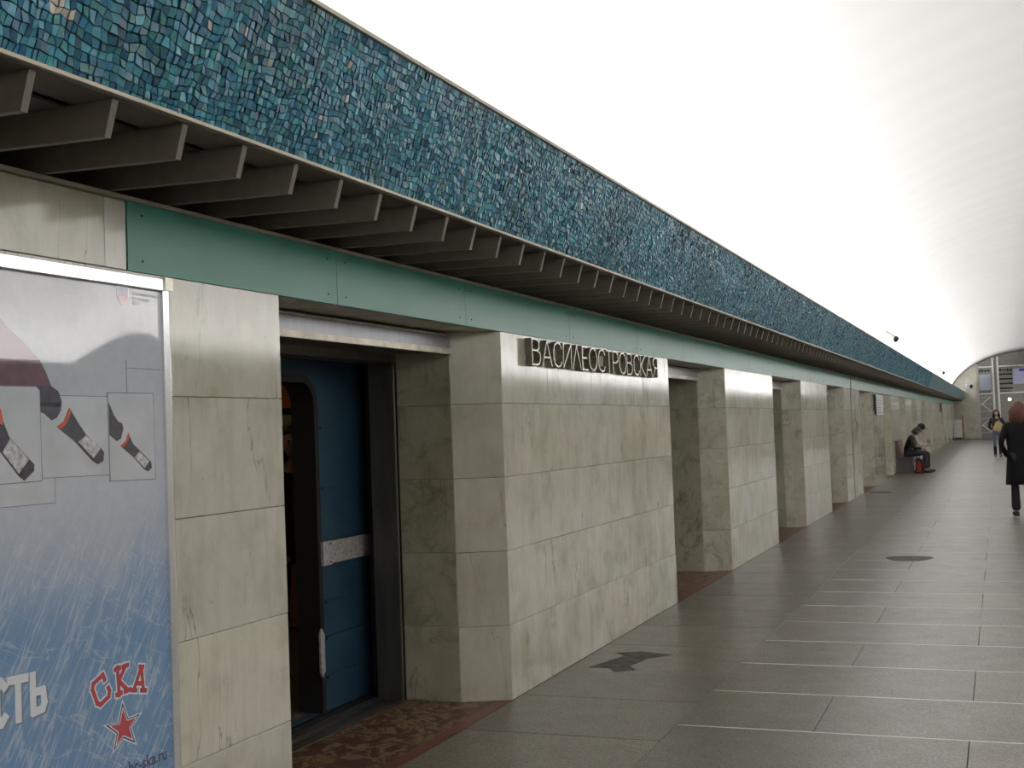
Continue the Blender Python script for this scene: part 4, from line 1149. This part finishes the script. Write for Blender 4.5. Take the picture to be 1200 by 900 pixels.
bag.build('bag_body', plain('tan_leather', (.42, .32, .17), .55), bg); MB().tube([(.05, 0, .25), (.02, .1, .42)], .012, 6).build('strap', plain('tan_strap', (.25, .18, .1), .6), bg)

# two people seated on the bench, facing the hall (+x)
SIT = dict(hip=(0, 0, .575), sp=(0, .06, .74), ch=(0, .15, .93), nk=(0, .21, 1.04), nk2=(0, .24, 1.08), head=(0, .31, 1.16), look=(0, .85, -.5),
           shL=(-.19, .14, .98), elL=(-.24, .24, .70), wrL=(-.08, .44, .68), shR=(.19, .14, .98), elR=(.24, .24, .70), wrR=(.08, .44, .68),
           hpL=(-.10, .05, .54), knL=(-.13, .50, .54), anL=(-.13, .48, .085), toL=(-.14, .64, .035), hpR=(.10, .05, .54), knR=(.13, .50, .54), anR=(.13, .46, .085), toR=(.14, .62, .035))
t, J_, P, R_ = person((XL + .26, BY + .36, 0), -math.pi / 2, SIT, dict(jacket=blacks('black_puffer', (.008, .008, .010)), trousers=blacks('navy_trousers', (.010, .013, .022)), shoe=blacks('dark_shoe', (.02, .02, .02)), bulk=1.3, hem=.07),
                      'person in black hunched forward on the near end of the bench')
hair_cap(t, P, R_, plain('black_hair', (.012, .009, .008), .6), long=.07, wide=1.05)
J = dict(SIT); J.update(sp=(0, .06, .76), ch=(0, .16, .99), nk=(0, .23, 1.11), nk2=(0, .27, 1.16), head=(0, .34, 1.245), shL=(-.19, .16, 1.04), shR=(.19, .16, 1.04), elL=(-.24, .26, .78), elR=(.24, .26, .78), wrL=(-.06, .48, .76), wrR=(.06, .48, .76), look=(0, .9, -.42))
t, J_, P, R_ = person((XL + .30, BY + 1.15, 0), -math.pi / 2, J, dict(jacket=plain('cream_pullover', (.46, .42, .34), .8), trousers=blacks('dark_trousers', (.012, .012, .016)), shoe=blacks('grey_shoe', (.03, .03, .03)), bulk=1.22, hem=.07),
                      'person in a cream top and black cap sitting behind the person in black')
hair_cap(t, P, R_, plain('short_brown_hair', (.02, .015, .012), .6))
cp = MB(); cp.ball(P(0, -.005, .045), (.094, .112, .10), 14, 8, R_)
cp.prism_z([(0, 0), (0, 0), (0, 0)], 0, 0) if False else None
brim = [P(x, y_, z) for x, y_, z in ((-.075, .07, .06), (.075, .07, .06), (.06, .17, .04), (-.06, .17, .04), (-.075, .07, .07), (.075, .07, .07), (.06, .17, .05), (-.06, .17, .05))]
cp._add(brim, [(0, 1, 2, 3), (4, 5, 6, 7), (0, 1, 5, 4), (1, 2, 6, 5), (2, 3, 7, 6), (3, 0, 4, 7)])
cp.build('cap', blacks('black_cap', (.008, .008, .01)), t, True)
# backpack on the floor between bench and feet
bp = empty('backpack', (XL + .60, BY - .02, 0)); tag(bp, 'red and black backpack standing on the floor against the bench', 'bag')
MB().prism_y([(-.13, 0), (.13, 0), (.15, .18), (.10, .38), (0, .44), (-.10, .38), (-.14, .18)], -.11, .11).build('bag_body', blacks('backpack_black', (.015, .013, .014)), bp)
MB().prism_y([(-.03, .04), (.07, .04), (.09, .20), (.02, .36), (-.05, .25)], -.135, -.11).build('front_pocket', plain('backpack_red', (.33, .03, .025), .6), bp)
MB().prism_y([(-.12, .10), (-.09, .10), (-.07, .34), (-.10, .34)], -.125, -.11).build('pale_stripe', plain('backpack_grey', (.35, .33, .32), .6), bp)
MB().tube([(-.03, 0, .43), (-.03, 0, .49), (.03, 0, .49), (.03, 0, .43)], .01, 6).build('handle', blacks('backpack_strap', (.01, .01, .01)), bp)

# passenger inside the train
J = dict(STAND); J.update(elR=(.24, .08, 1.10), wrR=(.16, .28, .92), elL=(-.24, .02, 1.1), wrL=(-.2, .15, .90))
t, J_, P, R_ = person((-4.41, 7.15, .01), math.radians(-140), J, dict(jacket=blacks('passenger_dark_coat', (.012, .010, .010)), trousers=blacks('passenger_trousers', (.012, .012, .014)), shoe=blacks('passenger_shoe', (.01, .01, .01)), bulk=1.28),
                      'dark-haired person in a dark coat standing inside the train car', s=.96)
hair_cap(t, P, R_, plain('passenger_hair', (.014, .01, .009), .6), long=.12, wide=1.08)
